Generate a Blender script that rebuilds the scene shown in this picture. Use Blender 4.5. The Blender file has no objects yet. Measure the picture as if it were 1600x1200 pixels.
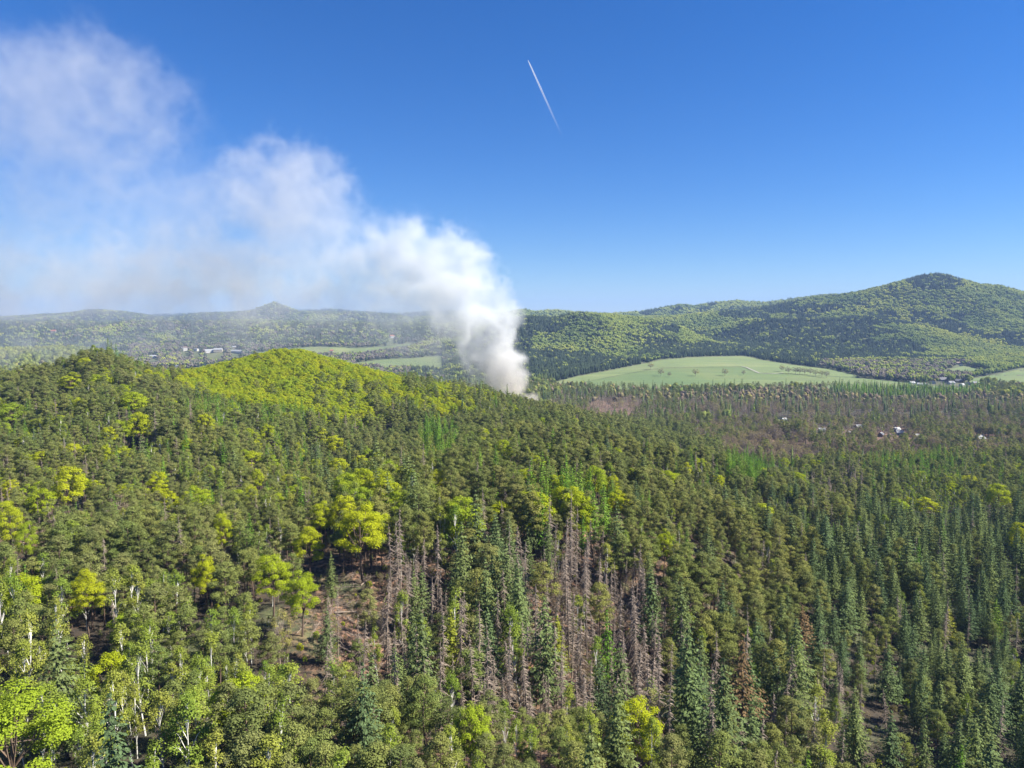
import bpy, math, random
import numpy as np
from mathutils import Vector

# ------------------------------------------------------------------ camera, light, exposure
F = 1109.0                      # focal length in pixels of the 1600 x 1200 photograph
PITCH = math.radians(5.15)
CZ = 120.0                      # camera height above the valley floor
SUN_AZ, SUN_EL = math.radians(96), math.radians(43)     # clockwise from the view direction (+Y)

sc = bpy.context.scene
COL = sc.collection
cam_d = bpy.data.cameras.new('camera'); cam = bpy.data.objects.new('camera', cam_d); COL.objects.link(cam)
cam_d.sensor_width = 36; cam_d.lens = 36 * F / 1600; cam_d.clip_start = 1; cam_d.clip_end = 80000
cam.location = (0, 0, CZ); cam.rotation_euler = (math.pi / 2 - PITCH, 0, 0)
sc.camera = cam

world = bpy.data.worlds.new('World'); sc.world = world; world.use_nodes = True
wn = world.node_tree; bg = wn.nodes['Background']
sky = wn.nodes.new('ShaderNodeTexSky'); sky.sky_type = 'NISHITA'; sky.sun_disc = False
sky.sun_elevation = SUN_EL; sky.sun_rotation = SUN_AZ
sky.altitude = 0; sky.air_density = 1.0; sky.dust_density = 0.0; sky.ozone_density = 10.0
hs = wn.nodes.new('ShaderNodeHueSaturation'); hs.inputs['Saturation'].default_value = 1.19; hs.inputs['Hue'].default_value = .509
wn.links.new(sky.outputs[0], hs.inputs['Color']); wn.links.new(hs.outputs[0], bg.inputs[0]); bg.inputs[1].default_value = 0.056

sun_d = bpy.data.lights.new('sun', 'SUN'); sun_d.energy = 5.0; sun_d.angle = math.radians(0.53); sun_d.color = (1, .945, .83)
sun = bpy.data.objects.new('sun', sun_d); COL.objects.link(sun)
sdir = Vector((math.sin(SUN_AZ) * math.cos(SUN_EL), math.cos(SUN_AZ) * math.cos(SUN_EL), math.sin(SUN_EL)))
sun.rotation_euler = (-sdir).to_track_quat('-Z', 'Y').to_euler()
sun.location = sdir * 500

sc.view_settings.view_transform = 'Standard'; sc.view_settings.look = 'None'
sc.view_settings.gamma = 1; sc.view_settings.use_curve_mapping = False
sc.view_settings.exposure = 1.36
cy = sc.cycles
cy.max_bounces = 7; cy.diffuse_bounces = 2; cy.glossy_bounces = 1; cy.transmission_bounces = 4
cy.volume_bounces = 3; cy.transparent_max_bounces = 8; cy.sample_clamp_indirect = 4
cy.volume_step_rate = 1.0; cy.volume_max_steps = 256
cy.use_denoising = True
cy.caustics_reflective = False; cy.caustics_refractive = False

rng = np.random.default_rng(11)
random.seed(11)

# ------------------------------------------------------------------ projection and noise
CP, SP = math.cos(PITCH), math.sin(PITCH)
def project(x, y, z):
    d = y * CP - (z - CZ) * SP
    v = y * SP + (z - CZ) * CP
    return 800 + F * x / d, 600 - F * v / d
def ray(px, py):
    a = (px - 800) / F; b = (600 - py) / F
    return np.array([a, CP + b * SP, -SP + b * CP])
def vnoise(x, y, seed=0):
    x = np.asarray(x, float); y = np.asarray(y, float)
    xi = np.floor(x).astype(np.int64); yi = np.floor(y).astype(np.int64)
    fx = x - xi; fy = y - yi
    fx = fx * fx * (3 - 2 * fx); fy = fy * fy * (3 - 2 * fy)
    def h(i, j):
        n = (i * 374761393 + j * 668265263 + seed * 2147483647) & 0xffffffff
        n = ((n ^ (n >> 13)) * 1274126177) & 0xffffffff
        return ((n ^ (n >> 16)) & 0xffff) / 65535.0
    a = h(xi, yi); b = h(xi + 1, yi); c = h(xi, yi + 1); d = h(xi + 1, yi + 1)
    return (a + (b - a) * fx) * (1 - fy) + (c + (d - c) * fx) * fy
def fbm(x, y, seed=0, o=4):
    s = 0; a = .5; t = 0
    for k in range(o):
        s = s + a * vnoise(x * 2**k, y * 2**k, seed + k); t += a; a *= .5
    return s / t - .5
def interp(px, pts):
    p = np.array(pts, float)
    return np.interp(px, p[:, 0], p[:, 1])

# ------------------------------------------------------------------ terrain heights (relative to the camera)
TPX = [-500, 0, 150, 300, 450, 600, 750, 900, 1050, 1200, 1400, 1600, 2100]
TAB = [
 (20,   [-62,-62,-62,-62,-61,-60,-60,-61,-63,-66,-72,-76,-78]),
 (70,   [-64,-64,-64,-64,-62,-61,-61,-62,-66,-72,-80,-84,-86]),
 (90,   [-64,-64,-64,-64,-64,-65,-65,-66,-70,-77,-84,-86,-88]),
 (115,  [-64,-64,-64,-65,-68,-73,-77,-78,-80,-83,-87,-88,-90]),
 (140,  [-64,-64,-64,-64,-66,-70,-75,-77,-81,-86,-89,-91,-92]),
 (170,  [-64,-64,-64,-64,-64,-63,-67,-69,-75,-84,-90,-92,-93]),
 (210, [-64,-64,-64,-65,-66,-64,-62,-62,-68,-80,-90,-93,-95]),
 (270, [-63,-63,-62,-66,-70,-69,-67,-66,-74,-85,-93,-96,-99]),
 (330, [-60,-60,-58,-69,-75,-75,-73,-74,-82,-92,-99,-101,-103]),
 (400, [-54,-53,-50,-65,-73,-77,-76,-79,-86,-99,-105,-107,-109]),
 (470, [-52,-50,-34,-57,-63,-71,-74,-82,-95,-107,-110,-111,-112]),
 (530, [-60,-60,-48,-49,-44,-60,-69,-84,-104,-111,-112,-113,-114]),
 (590, [-75,-74,-66,-53,-31,-52,-67,-90,-110,-113,-114,-115,-115]),
 (660, [-95,-92,-88,-76,-48,-70,-80,-103,-113,-114,-115,-116,-116]),
 (760,  [-115,-112,-108,-102,-98,-104,-106,-114,-116,-116,-116,-116,-116]),
 (900,  [-128,-125,-122,-120,-118,-118,-117,-117,-116,-116,-116,-117,-117]),
 (1200, [-135,-135,-133,-130,-128,-124,-118,-112,-109,-112,-116,-117,-117]),
 (1500, [-140,-140,-138,-136,-132,-126,-116,-106,-97,-101,-113,-112,-112]),
 (1900, [-145,-145,-143,-140,-134,-126,-105,-92,-86,-90,-103,-100,-100]),
 (2400, [-142,-140,-138,-137,-131,-122,-110,-95,-88,-88,-95,-95,-95]),
 (3200, [-125,-128,-132,-134,-126,-116,-105,-90,-80,-80,-80,-80,-80]),
 (4200, [-80,-85,-90,-100,-98,-96,-90,-80,-70,-70,-70,-70,-70]),
 (6000, [-40]*13), (9000, [-20]*13), (14000, [-60]*13)]
GP = np.linspace(-700, 2300, 601)
GS = np.linspace(math.log(18), math.log(15000), 480)
tp = np.array(TPX, float); ts = np.log([t[0] for t in TAB]); tv = np.array([t[1] for t in TAB], float)
cols = np.array([np.interp(GP, tp, row) for row in tv])                     # rows x GP
G = np.array([np.interp(GS, ts, cols[:, i]) for i in range(len(GP))])       # GP x GS
def blur(a, n, axis):
    k = np.hanning(2 * n + 3)[1:-1]; k /= k.sum()
    pad = [(0, 0), (0, 0)]; pad[axis] = (n, n)
    b = np.pad(a, pad, 'edge')
    return np.apply_along_axis(lambda v: np.convolve(v, k, 'valid'), axis, b)
G = blur(blur(G, 9, 0), 5, 1)
YG = np.exp(GS)[None, :]; PG = GP[:, None]
XG = (PG - 800) / F * YG
RIDGES = [   # distance of the crest, length of the front slope, of the back slope, sharpness, tree allowance, skyline (photo pixels), relief
 (1150, 330, 300, 1.2, 8, [(-700,548),(0,548),(60,547),(110,546),(150,550),(185,563),(230,581),(280,600),(400,700)], 6),
 (2250, 720, 600, 1.15, 16, [(690,600),(730,545),(770,503),(800,493),(830,490),(860,494),(900,489),(960,490),(1000,494),(1050,503),(1100,518),(1170,545),(1250,580)], 34),
 (2900, 1150, 1200, 1.05, 12, [(960,505),(1000,498),(1050,495),(1100,490),(1150,485),(1200,481),(1240,473),(1280,466),(1310,463),(1350,456),(1400,443),(1430,436),(1455,433),(1475,434),(1500,442),(1520,448),(1560,451),(1600,460),(1700,481),(1900,500)], 62),
 (4100, 1100, 1200, 1.2, 12, [(700,505),(770,493),(800,488),(818,485),(835,489),(870,487),(900,491),(950,493),(1000,489),(1040,482),(1060,478),(1085,480),(1110,475),(1150,472),(1190,475),(1230,470),(1280,464),(1330,462),(1500,470),(1800,480)], 40),
 (5600, 2300, 1500, 1.3, 12, [(-700,499),(0,498),(60,494),(110,492),(140,487),(160,486),(190,488),(220,492),(250,497),(290,495),(320,492),(360,491),(390,488),(412,481),(430,473.5),(446,479),(470,488),(500,489),(540,490),(580,491),(610,493),(640,497),(700,495),(760,494),(850,500),(1100,505)], 45),
 (9000, 1500, 2000, 1.2, 10, [(-700,496),(100,499),(250,495),(330,493),(480,488),(520,486),(560,490),(620,493),(700,489),(760,492),(900,495),(1800,490)], 40)]
hill = np.zeros_like(G)
for yc, fr, bk, sh, ta, sk, rel in RIDGES:
    pyc = np.interp(GP, [p for p, _ in sk], [q for _, q in sk])[:, None]
    top = (500 - pyc) * yc / F * 1.004 - ta
    wob = 1 + .16 * fbm(XG / (yc * .16), YG * 0 + yc, 91 + int(yc), 3)
    t = np.where(YG < yc, (yc - YG) / (fr * wob), (YG - yc) / bk)
    t = np.clip(t, 0, 1)
    prof = (1 - t * t * (3 - 2 * t)) ** sh
    spur = .5 - np.abs(fbm(XG / (yc * .16) + .5 * fbm(XG / 300, YG / 300, 8, 2), YG / (yc * .42), 63 + int(yc), 3)) * 4
    n = (fbm(XG / (yc * .10), YG / (yc * .10), 31 + int(yc), 4) * 2.4 + spur * .9) * rel * np.clip(t * 2.6, 0, 1) * prof ** .6
    h = np.where(t < 1, -125 + (top + 125) * prof + n, -1e4)
    d = h - G
    k = 10.0
    G = np.where(d > -6 * k, G + k * np.log1p(np.exp(np.clip(d / k, -30, 30))) + np.where(d > 30 * k, d - 30 * k, 0), G)
    G = np.where(t < .02, np.maximum(G, h), G)
    hill = np.maximum(hill, np.clip(prof * 2.5, 0, 1) * (t < 1))
near = np.clip((700 - YG) / 300, 0, 1)
G = G + 3.2 * np.clip((620 - YG) / 150, 0, 1)
G = G + near * (fbm(XG / 34, YG / 34, 5, 3) * 5) + np.clip((YG - 190) / 60, 0, 1) * np.clip((520 - YG) / 120, 0, 1) * fbm(XG / 85, YG / 85, 15, 2) * 20

DP = GP[1] - GP[0]; DS = GS[1] - GS[0]
def gridlook(A, x, y):
    x = np.asarray(x, float); y = np.asarray(y, float)
    r = np.hypot(x, y); az = np.clip(np.arctan2(x, y), -.93, .93)
    yy = np.maximum(r * np.cos(az), 18.01); p = 800 + F * np.tan(az)
    a = np.clip((p - GP[0]) / DP, 0, len(GP) - 1.001); b = np.clip((np.log(yy) - GS[0]) / DS, 0, len(GS) - 1.001)
    i = a.astype(int); j = b.astype(int); fa = a - i; fb = b - j
    return (A[i, j] * (1 - fa) + A[i + 1, j] * fa) * (1 - fb) + (A[i, j + 1] * (1 - fa) + A[i + 1, j + 1] * fa) * fb
def ground(x, y):
    x = np.asarray(x, float); y = np.asarray(y, float)
    h = gridlook(G, x, y) + CZ
    w = np.clip((600 - np.hypot(x, y)) / 200, 0, 1)
    return h + w * (fbm(x / 9, y / 9, 77, 3) * 2.4 + fbm(x / 3.2, y / 3.2, 78, 2) * .8)
TT = np.exp(np.linspace(math.log(45), math.log(12500), 2600))
def hit(px, py, off=0.0, tmin=0):
    """where the line of sight through a photo pixel first meets the ground (plus off metres)"""
    r = ray(px, py); q = TT[TT > tmin]
    x = r[0] * q; y = r[1] * q; z = CZ + r[2] * q
    g = ground(x, y) + off
    k = np.argmax(z < g)
    if not (z < g).any(): k = len(q) - 1
    return float(x[k]), float(y[k]), float(ground(x[k], y[k]))

# ------------------------------------------------------------------ materials
def new_mat(name):
    m = bpy.data.materials.new(name); m.use_nodes = True
    nt = m.node_tree; nt.nodes.clear()
    out = nt.nodes.new('ShaderNodeOutputMaterial')
    return m, nt, out
def mixrgb(nt, fac, a, b, mode='MIX'):
    n = nt.nodes.new('ShaderNodeMix'); n.data_type = 'RGBA'; n.blend_type = mode
    for s, v in ((n.inputs[0], fac), (n.inputs[6], a), (n.inputs[7], b)):
        if hasattr(v, 'is_linked'): nt.links.new(v, s)
        else: s.default_value = v if not isinstance(v, tuple) else (*v, 1)
    return n.outputs[2]
def ramp(nt, fac, stops):
    n = nt.nodes.new('ShaderNodeValToRGB'); e = n.color_ramp.elements
    while len(e) < len(stops): e.new(.5)
    for k, (p, c) in enumerate(stops): e[k].position = p; e[k].color = (*c, 1)
    nt.links.new(fac, n.inputs[0]); return n.outputs[0]
def noise(nt, scale, detail=3, rough=.55, coord=None):
    n = nt.nodes.new('ShaderNodeTexNoise'); n.inputs['Scale'].default_value = scale
    n.inputs['Detail'].default_value = detail; n.inputs['Roughness'].default_value = rough
    if coord is not None: nt.links.new(coord, n.inputs['Vector'])
    return n.outputs[0]
def leaf_mat(name, cols, transl=.3, vary=.35, stands=None):
    """foliage: tint by tree, lighter and darker sprays, light coming through"""
    m, nt, out = new_mat(name)
    oi = nt.nodes.new('ShaderNodeObjectInfo')
    c = ramp(nt, oi.outputs['Random'], [(i / (len(cols) - 1), k) for i, k in enumerate(cols)])
    g = nt.nodes.new('ShaderNodeNewGeometry')
    v = ramp(nt, g.outputs['Random Per Island'], [(0, (1 - vary,) * 3), (1, (1 + vary * .6,) * 3)])
    c = mixrgb(nt, 1.0, c, v, 'MULTIPLY')
    if stands: c = mixrgb(nt, 1.0, c, ramp(nt, noise(nt, .0045, 4, .6, g.outputs['Position']), [(.36, stands[0]), (.5, stands[1]), (.64, stands[2])]), 'MULTIPLY')
    d = nt.nodes.new('ShaderNodeBsdfDiffuse'); t = nt.nodes.new('ShaderNodeBsdfTranslucent'); x = nt.nodes.new('ShaderNodeMixShader')
    nt.links.new(c, d.inputs[0]); nt.links.new(c, t.inputs[0])
    x.inputs[0].default_value = transl
    nt.links.new(d.outputs[0], x.inputs[1]); nt.links.new(t.outputs[0], x.inputs[2]); nt.links.new(x.outputs[0], out.inputs[0])
    return m
def solid(name, c1, c2, scale=.6, rough=.9):
    m, nt, out = new_mat(name)
    tc = nt.nodes.new('ShaderNodeTexCoord'); f = noise(nt, scale, 4, .6, tc.outputs['Object'])
    c = ramp(nt, f, [(.3, c1), (.7, c2)])
    b = nt.nodes.new('ShaderNodeBsdfPrincipled'); b.inputs['Roughness'].default_value = rough
    nt.links.new(c, b.inputs[0]); nt.links.new(b.outputs[0], out.inputs[0]); return m
M = {}
M['pine'] = leaf_mat('pine_needles', [(.135, .162, .052), (.18, .21, .06), (.235, .245, .07), (.155, .20, .055), (.22, .228, .08), (.12, .15, .05)], .22, .35, ((.9, .95, .9), (1, 1, 1), (1.05, 1.0, .95)))
M['spruce'] = leaf_mat('spruce_needles', [(.10, .148, .066), (.135, .185, .072), (.175, .215, .072), (.11, .145, .058)], .2)
M['yellow_spruce'] = leaf_mat('yellow_spruce_needles', [(.24, .27, .035), (.29, .30, .04)], .3)
M['brown_spruce'] = leaf_mat('dry_spruce_needles', [(.17, .115, .06), (.20, .135, .068)], .2)
M['beech'] = leaf_mat('beech_leaves', [(.30, .365, .02), (.35, .40, .02), (.41, .43, .02), (.255, .34, .028), (.32, .385, .022)], .3, .25)
M['birch'] = leaf_mat('birch_leaves', [(.19, .265, .042), (.24, .295, .044), (.29, .305, .06), (.17, .26, .036)], .3)
M['larch'] = leaf_mat('larch_needles', [(.13, .25, .032), (.15, .275, .034), (.20, .28, .045)], .28)
M['broadleaf'] = leaf_mat('woodland_leaves', [(.20, .24, .052), (.23, .262, .058), (.255, .272, .066), (.185, .228, .052)], .22, .15, ((.55, .66, .8), (.95, 1., .95), (1.25, 1.18, .95)))
M['budding'] = leaf_mat('spring_buds', [(.22, .165, .115), (.27, .21, .12), (.31, .29, .08), (.20, .155, .12), (.25, .22, .10)], .2)
M['bare_wood'] = leaf_mat('bare_twigs', [(.125, .105, .09), (.15, .13, .105), (.16, .15, .09)], .1, .2)
M['dark_spruce'] = leaf_mat('shaded_far_spruce_needles', [(.042, .062, .036), (.055, .078, .042), (.05, .066, .036)], .1, .2)  # far spruce: self-shadow lacking in the groves is put into a darker colour
M['bark'] = solid('brown_bark', (.09, .062, .045), (.17, .115, .08), 1.2)
M['pine_bark'] = solid('pine_bark', (.085, .062, .05), (.17, .105, .072), .8)
M['birch_bark'] = solid('birch_bark', (.55, .53, .48), (.72, .70, .65), 1.6)
M['grey_bark'] = solid('weathered_wood', (.165, .127, .10), (.33, .262, .205), 1.1)

def ground_mat():
    m, nt, out = new_mat('forest_floor')
    geo = nt.nodes.new('ShaderNodeNewGeometry'); P = geo.outputs['Position']
    n1 = noise(nt, .09, 4, .6, P); n2 = noise(nt, .7, 5, .65, P); n3 = noise(nt, .018, 3, .5, P)
    litter = ramp(nt, n2, [(.36, (.03, .021, .018)), (.49, (.085, .052, .038)), (.58, (.25, .135, .08)), (.72, (.38, .235, .155))])
    moss = ramp(nt, n2, [(.3, (.035, .045, .02)), (.7, (.11, .12, .045))])
    f = ramp(nt, n1, [(.47, (0, 0, 0)), (.62, (1, 1, 1))])
    c0 = mixrgb(nt, f, ramp(nt, n2, [(.3, (.02, .017, .012)), (.55, (.045, .032, .019)), (.75, (.08, .056, .032))]), moss)
    f1 = ramp(nt, n1, [(.55, (0, 0, 0)), (.68, (1, 1, 1))])
    c1 = mixrgb(nt, f1, litter, moss)
    ab = nt.nodes.new('ShaderNodeAttribute'); ab.attribute_name = 'bare'
    c = mixrgb(nt, ab.outputs['Fac'], c0, c1)
    at = nt.nodes.new('ShaderNodeAttribute'); at.attribute_name = 'woodland'
    far = ramp(nt, n3, [(.3, (.05, .065, .028)), (.5, (.085, .10, .035)), (.7, (.12, .125, .05))])
    c = mixrgb(nt, at.outputs['Fac'], c, far)
    b = nt.nodes.new('ShaderNodeBsdfPrincipled'); b.inputs['Roughness'].default_value = .95
    bp = nt.nodes.new('ShaderNodeBump'); bp.inputs['Strength'].default_value = .6; bp.inputs['Distance'].default_value = .6
    nt.links.new(n2, bp.inputs['Height']); nt.links.new(bp.outputs[0], b.inputs['Normal'])
    nt.links.new(c, b.inputs[0]); nt.links.new(b.outputs[0], out.inputs[0]); return m
def field_mat(name, c1, c2, c3):
    m, nt, out = new_mat(name)
    geo = nt.nodes.new('ShaderNodeNewGeometry'); P = geo.outputs['Position']
    n1 = noise(nt, .006, 4, .6, P); n2 = noise(nt, .25, 4, .7, P)
    c = ramp(nt, n1, [(.35, c1), (.5, c2), (.68, c3)])
    c = mixrgb(nt, .35, c, ramp(nt, n2, [(.3, (.4, .4, .4)), (.7, (1.3, 1.3, 1.2))]), 'MULTIPLY')
    vm = nt.nodes.new('ShaderNodeVectorMath'); vm.operation = 'MULTIPLY'; vm.inputs[1].default_value = (.003, .06, .02); nt.links.new(P, vm.inputs[0])
    c = mixrgb(nt, .5, c, ramp(nt, noise(nt, 1.0, 3, .6, vm.outputs[0]), [(.38, (.72, .74, .70)), (.62, (1.18, 1.12, 1.1))]), 'MULTIPLY')
    b = nt.nodes.new('ShaderNodeBsdfPrincipled'); b.inputs['Roughness'].default_value = .95
    nt.links.new(c, b.inputs[0]); nt.links.new(b.outputs[0], out.inputs[0]); return m

# ------------------------------------------------------------------ object helpers
def tag(o, label=None, cat=None, group=None, kind=None):
    if label: o['label'] = label
    if cat: o['category'] = cat
    if group: o['group'] = group
    if kind: o['kind'] = kind
    return o
def mesh(name, parts, smooth=False):
    """one mesh from (verts, faces, material) pieces"""
    vs, fs, mi, mats, o = [], [], [], [], 0
    for v, f, m in parts:
        v = np.asarray(v, float)
        if len(v) == 0: continue
        if m not in mats: mats.append(m)
        vs.append(v); fs += [tuple(int(i) + o for i in q) for q in f]; mi += [mats.index(m)] * len(f); o += len(v)
    me = bpy.data.meshes.new(name); me.from_pydata(np.vstack(vs).tolist(), [], fs)
    for m in mats: me.materials.append(m)
    me.polygons.foreach_set('material_index', mi)
    if smooth: me.polygons.foreach_set('use_smooth', [True] * len(fs))
    me.update(); return me
def obj(name, me, parent=None, loc=(0, 0, 0), link=True):
    o = bpy.data.objects.new(name, me); o.location = loc
    if parent: o.parent = parent
    if link: COL.objects.link(o)
    return o
def join(*vf):
    vs, fs, o = [], [], 0
    for v, f in vf:
        if len(v) == 0: continue
        vs.append(np.asarray(v, float)); fs += [tuple(int(i) + o for i in q) for q in f]; o += len(v)
    return np.vstack(vs), fs
def tube(pts, rad, n=6):
    pts = np.asarray(pts, float); V, Fc = [], []
    for i, p in enumerate(pts):
        d = pts[min(i + 1, len(pts) - 1)] - pts[max(i - 1, 0)]; d /= np.linalg.norm(d) + 1e-9
        a = np.cross(d, [0, 0, 1.0] if abs(d[2]) < .9 else [1.0, 0, 0]); a /= np.linalg.norm(a) + 1e-9; b = np.cross(d, a)
        for k in range(n):
            t = 2 * math.pi * k / n; V.append(p + rad[i] * (math.cos(t) * a + math.sin(t) * b))
    for i in range(len(pts) - 1):
        for k in range(n): Fc.append((i * n + k, i * n + (k + 1) % n, (i + 1) * n + (k + 1) % n, (i + 1) * n + k))
    Fc.append(tuple(range(n))[::-1]); Fc.append(tuple(range((len(pts) - 1) * n, len(pts) * n)))
    return np.array(V), Fc
def unit(v): return v / (np.linalg.norm(v, axis=-1, keepdims=True) + 1e-9)
def sprays(r, p, nrm, size, aspect=.55, along=None):
    """small leaf sprays: a folded kite of two triangles at each point"""
    N = len(p); nrm = unit(nrm)
    t = r.normal(size=(N, 3)) if along is None else along + .35 * r.normal(size=(N, 3))
    t = unit(t - nrm * (t * nrm).sum(1, keepdims=True)); b = np.cross(nrm, t)
    s = (size * r.uniform(.65, 1.35, N))[:, None]
    fold = r.uniform(-.3, .3, N)[:, None]
    v = np.stack([p - t * s * .5, p + b * s * aspect * .5 + nrm * s * fold * .5, p + t * s * .5, p - b * s * aspect * .5 + nrm * s * fold * .4], 1).reshape(-1, 3)
    f = [t_ for k in range(N) for t_ in ((4*k, 4*k+1, 4*k+2), (4*k, 4*k+2, 4*k+3))]
    return v, f
def clump_crown(r, cen, rad, per, size, flat=.7, up=.35, core=None, shell=(.55, 1.05)):
    P, Nn = [], []
    core = np.array(core if core is not None else cen.mean(0))
    for c, ra in zip(cen, rad):
        n = max(3, int(per * (ra / rad.mean()) ** 2))
        d = unit(r.normal(size=(n, 3))); d[:, 2] = np.where(d[:, 2] < -.35, -d[:, 2], d[:, 2])
        q = d * ra * r.uniform(*shell, n)[:, None]; q[:, 2] *= flat
        P.append(c + q); Nn.append(d * .9 + unit(c + q - core) * .5 + np.array([0, 0, up]) + .45 * r.normal(size=(n, 3)))
    return sprays(r, np.vstack(P), np.vstack(Nn), size, .7)

import bmesh
def lump(r, cen, ax, n=2, rough=.22):
    bm = bmesh.new(); bmesh.ops.create_icosphere(bm, subdivisions=n, radius=1); v = np.array([q.co[:] for q in bm.verts]); f = [[q.index for q in p.verts] for p in bm.faces]; bm.free()
    w = unit(r.normal(size=(9, 3))); d = 1 + rough * (np.maximum(v @ w.T, 0) ** 6).sum(1) - rough * .9 + .05 * r.normal(size=len(v))
    return v * d[:, None] * np.array(ax) + np.array(cen), f
# ------------------------------------------------------------------ tree models: each returns height, trunk pieces, crown pieces
def stem(r, h, rb, rt, bend=.25, n=6, segs=6):
    t = np.linspace(0, 1, segs + 1); dx, dy = r.normal(size=2) * bend
    pts = np.stack([dx * np.sin(t * 2.4), dy * np.sin(t * 2.1), t * h - .6 * (t == 0)], 1)
    return pts, tube(pts, rb + (rt - rb) * t ** .8, n)
def at(pts, h, z): return np.array([np.interp(z, pts[:, 2], pts[:, 0]), np.interp(z, pts[:, 2], pts[:, 1]), z])
def m_pine(seed, k=1.0):
    r = np.random.default_rng(seed); h = 17.; lod = k < .5
    pts, tr = stem(r, h * .95, .21, .05, .5, 4 if lod else 6)
    n = int(r.integers(19, 26)); cen, rad, limbs = [], [], []
    c0 = r.uniform(.42, .55)
    for i in range(n):
        u = i / (n - 1); z = h * (c0 + (.97 - c0) * u)
        w = 3.5 * (1 - u) ** .5 * min(1, .6 + u * 2.2) + .25
        a = i * 2.4 + r.uniform(-.5, .5); d = w * r.uniform(.5, 1.0)
        c = at(pts, h, z) + np.array([math.cos(a) * d, math.sin(a) * d, r.normal() * .25])
        cen.append(c); rad.append(r.uniform(.85, 1.4) * (1.1 - .3 * u))
        if not lod: limbs.append(tube([at(pts, h, z - .7), c], [.055, .02], 3))
    cr = clump_crown(r, np.array(cen), np.array(rad), (210 if not lod else 150) * k, (.27 if not lod else .33) / math.sqrt(k) ** .85, .66, .45, (0, 0, h * .62), (.35, 1.18))
    return h, [(join(tr, *limbs), M['pine_bark'])], [(cr, M['pine'])]
def whorl(r, h, z0, rbase, levels, per, k, droop, size, pw=.85, gap=1.0, top=.99):
    P, Nn, T = [], [], []
    for i in range(levels):
        u = (i + r.uniform(-.15, .15)) / (levels - 1); u = min(max(u, 0), 1); z = z0 + (h * top - z0) * u
        L0 = rbase * (1 - u) ** pw * min(1, .72 + u * 2) + .22
        nb = max(4, int(per * (1 - .45 * u))); a0 = r.uniform(0, 6.28)
        for b in range(nb):
            a = a0 + 6.283 * b / nb + r.normal() * .2; L = L0 * r.uniform(.6, 1.15)
            d = np.array([math.cos(a), math.sin(a), 0]); sd = np.array([-d[1], d[0], 0])
            m = max(2, int(L / .33 * k)); s = (np.arange(m) + r.uniform(.2, .9, m)) / m
            p = d * (s * L)[:, None] + sd * (r.normal(size=m) * .26 * L * (1 - .45 * s) * .55)[:, None]
            p[:, 2] = z + L * (-droop * s + droop * .75 * s ** 2) + r.normal(size=m) * .07
            P.append(p); T.append(np.tile(d + np.array([0, 0, -droop * .4]), (m, 1)) + sd * r.normal(size=(m, 1)) * .5)
            Nn.append(np.tile(np.array([0, 0, .9]) + d * .75, (m, 1)) + .33 * r.normal(size=(m, 3)))
    return sprays(r, np.vstack(P), np.vstack(Nn), size, .55, np.vstack(T))
def m_spruce(seed, k=1.0, mat='spruce'):
    r = np.random.default_rng(seed); h = 22.; lod = k < .5
    pts, tr = stem(r, h * .97, .26, .03, .15, 4 if lod else 6)
    lv = int(r.integers(20, 25)) if not lod else 11
    cr = whorl(r, h, h * r.uniform(.12, .24), r.uniform(4.3, 5.6), lv, 13 if not lod else 7, (1.5 if not lod else max(k, .35)), r.uniform(.25, .5), .58 if not lod else 1.4)
    if lod: cr = join(cr, tube([(0, 0, h * .18), (0, 0, h * .28), (0, 0, h * .97)], [.9, 1.5, .05], 6))
    return h, [(tr, M['bark'])], [(cr, M[mat])]
def m_larch(seed, k=1.0):
    r = np.random.default_rng(seed); h = 20.; lod = k < .5
    pts, tr = stem(r, h * .97, .2, .03, .25, 4 if lod else 6)
    cr = whorl(r, h, h * r.uniform(.22, .34), r.uniform(2.9, 3.5), 22 if not lod else 10, 9 if not lod else 6, (1.3 if not lod else max(k, .4)), .25, .5 if not lod else 1.15)
    if lod: cr = join(cr, tube([(0, 0, h * .3), (0, 0, h * .45), (0, 0, h * .97)], [.7, 1.1, .05], 6))
    return h, [(tr, M['bark'])], [(cr, M['larch'])]
def m_beech(seed, k=1.0, mat='beech', bark='bark', h=16.5, R=4.3, fine=1.0):
    r = np.random.default_rng(seed); lod = k < .5
    pts, tr = stem(r, h * .7, .26, .08, .3, 4 if lod else 6)
    n = 34 if not lod else 20; cen, rad, limbs = [], [], []; cz = h * .6
    for i in range(n):
        u = (i + .5) / n; el = math.asin(1 - 1.62 * u); a = i * 2.39996 + r.normal() * .35
        q = np.array([math.cos(a) * math.cos(el) * R, math.sin(a) * math.cos(el) * R, math.sin(el) * h * .36]) * r.uniform(.62, .92)
        c = q + np.array([0, 0, cz]); cen.append(c); rad.append(r.uniform(.95, 1.55) * R / 4.3)
        if not lod and i % 2 == 0: limbs.append(tube([at(pts, h, h * r.uniform(.3, .62)), c * .8 + np.array([0, 0, cz * .2]), c], [.09, .05, .02], 3))
    cr = clump_crown(r, np.array(cen), np.array(rad), (205 if not lod else 155) * k * fine ** 2, (.295 if not lod else .345) / fine / math.sqrt(k) ** (.85 if k > .1 else .7), .72, .45, (0, 0, cz * .9))
    if lod: cr = join(cr, lump(r, (0, 0, cz), (R * .76, R * .76, h * .29) if k > .1 else (R * .98, R * .98, h * .31), 2, .3))
    return h, [(join(tr, *limbs), M[bark])], [(cr, M[mat])]
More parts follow.
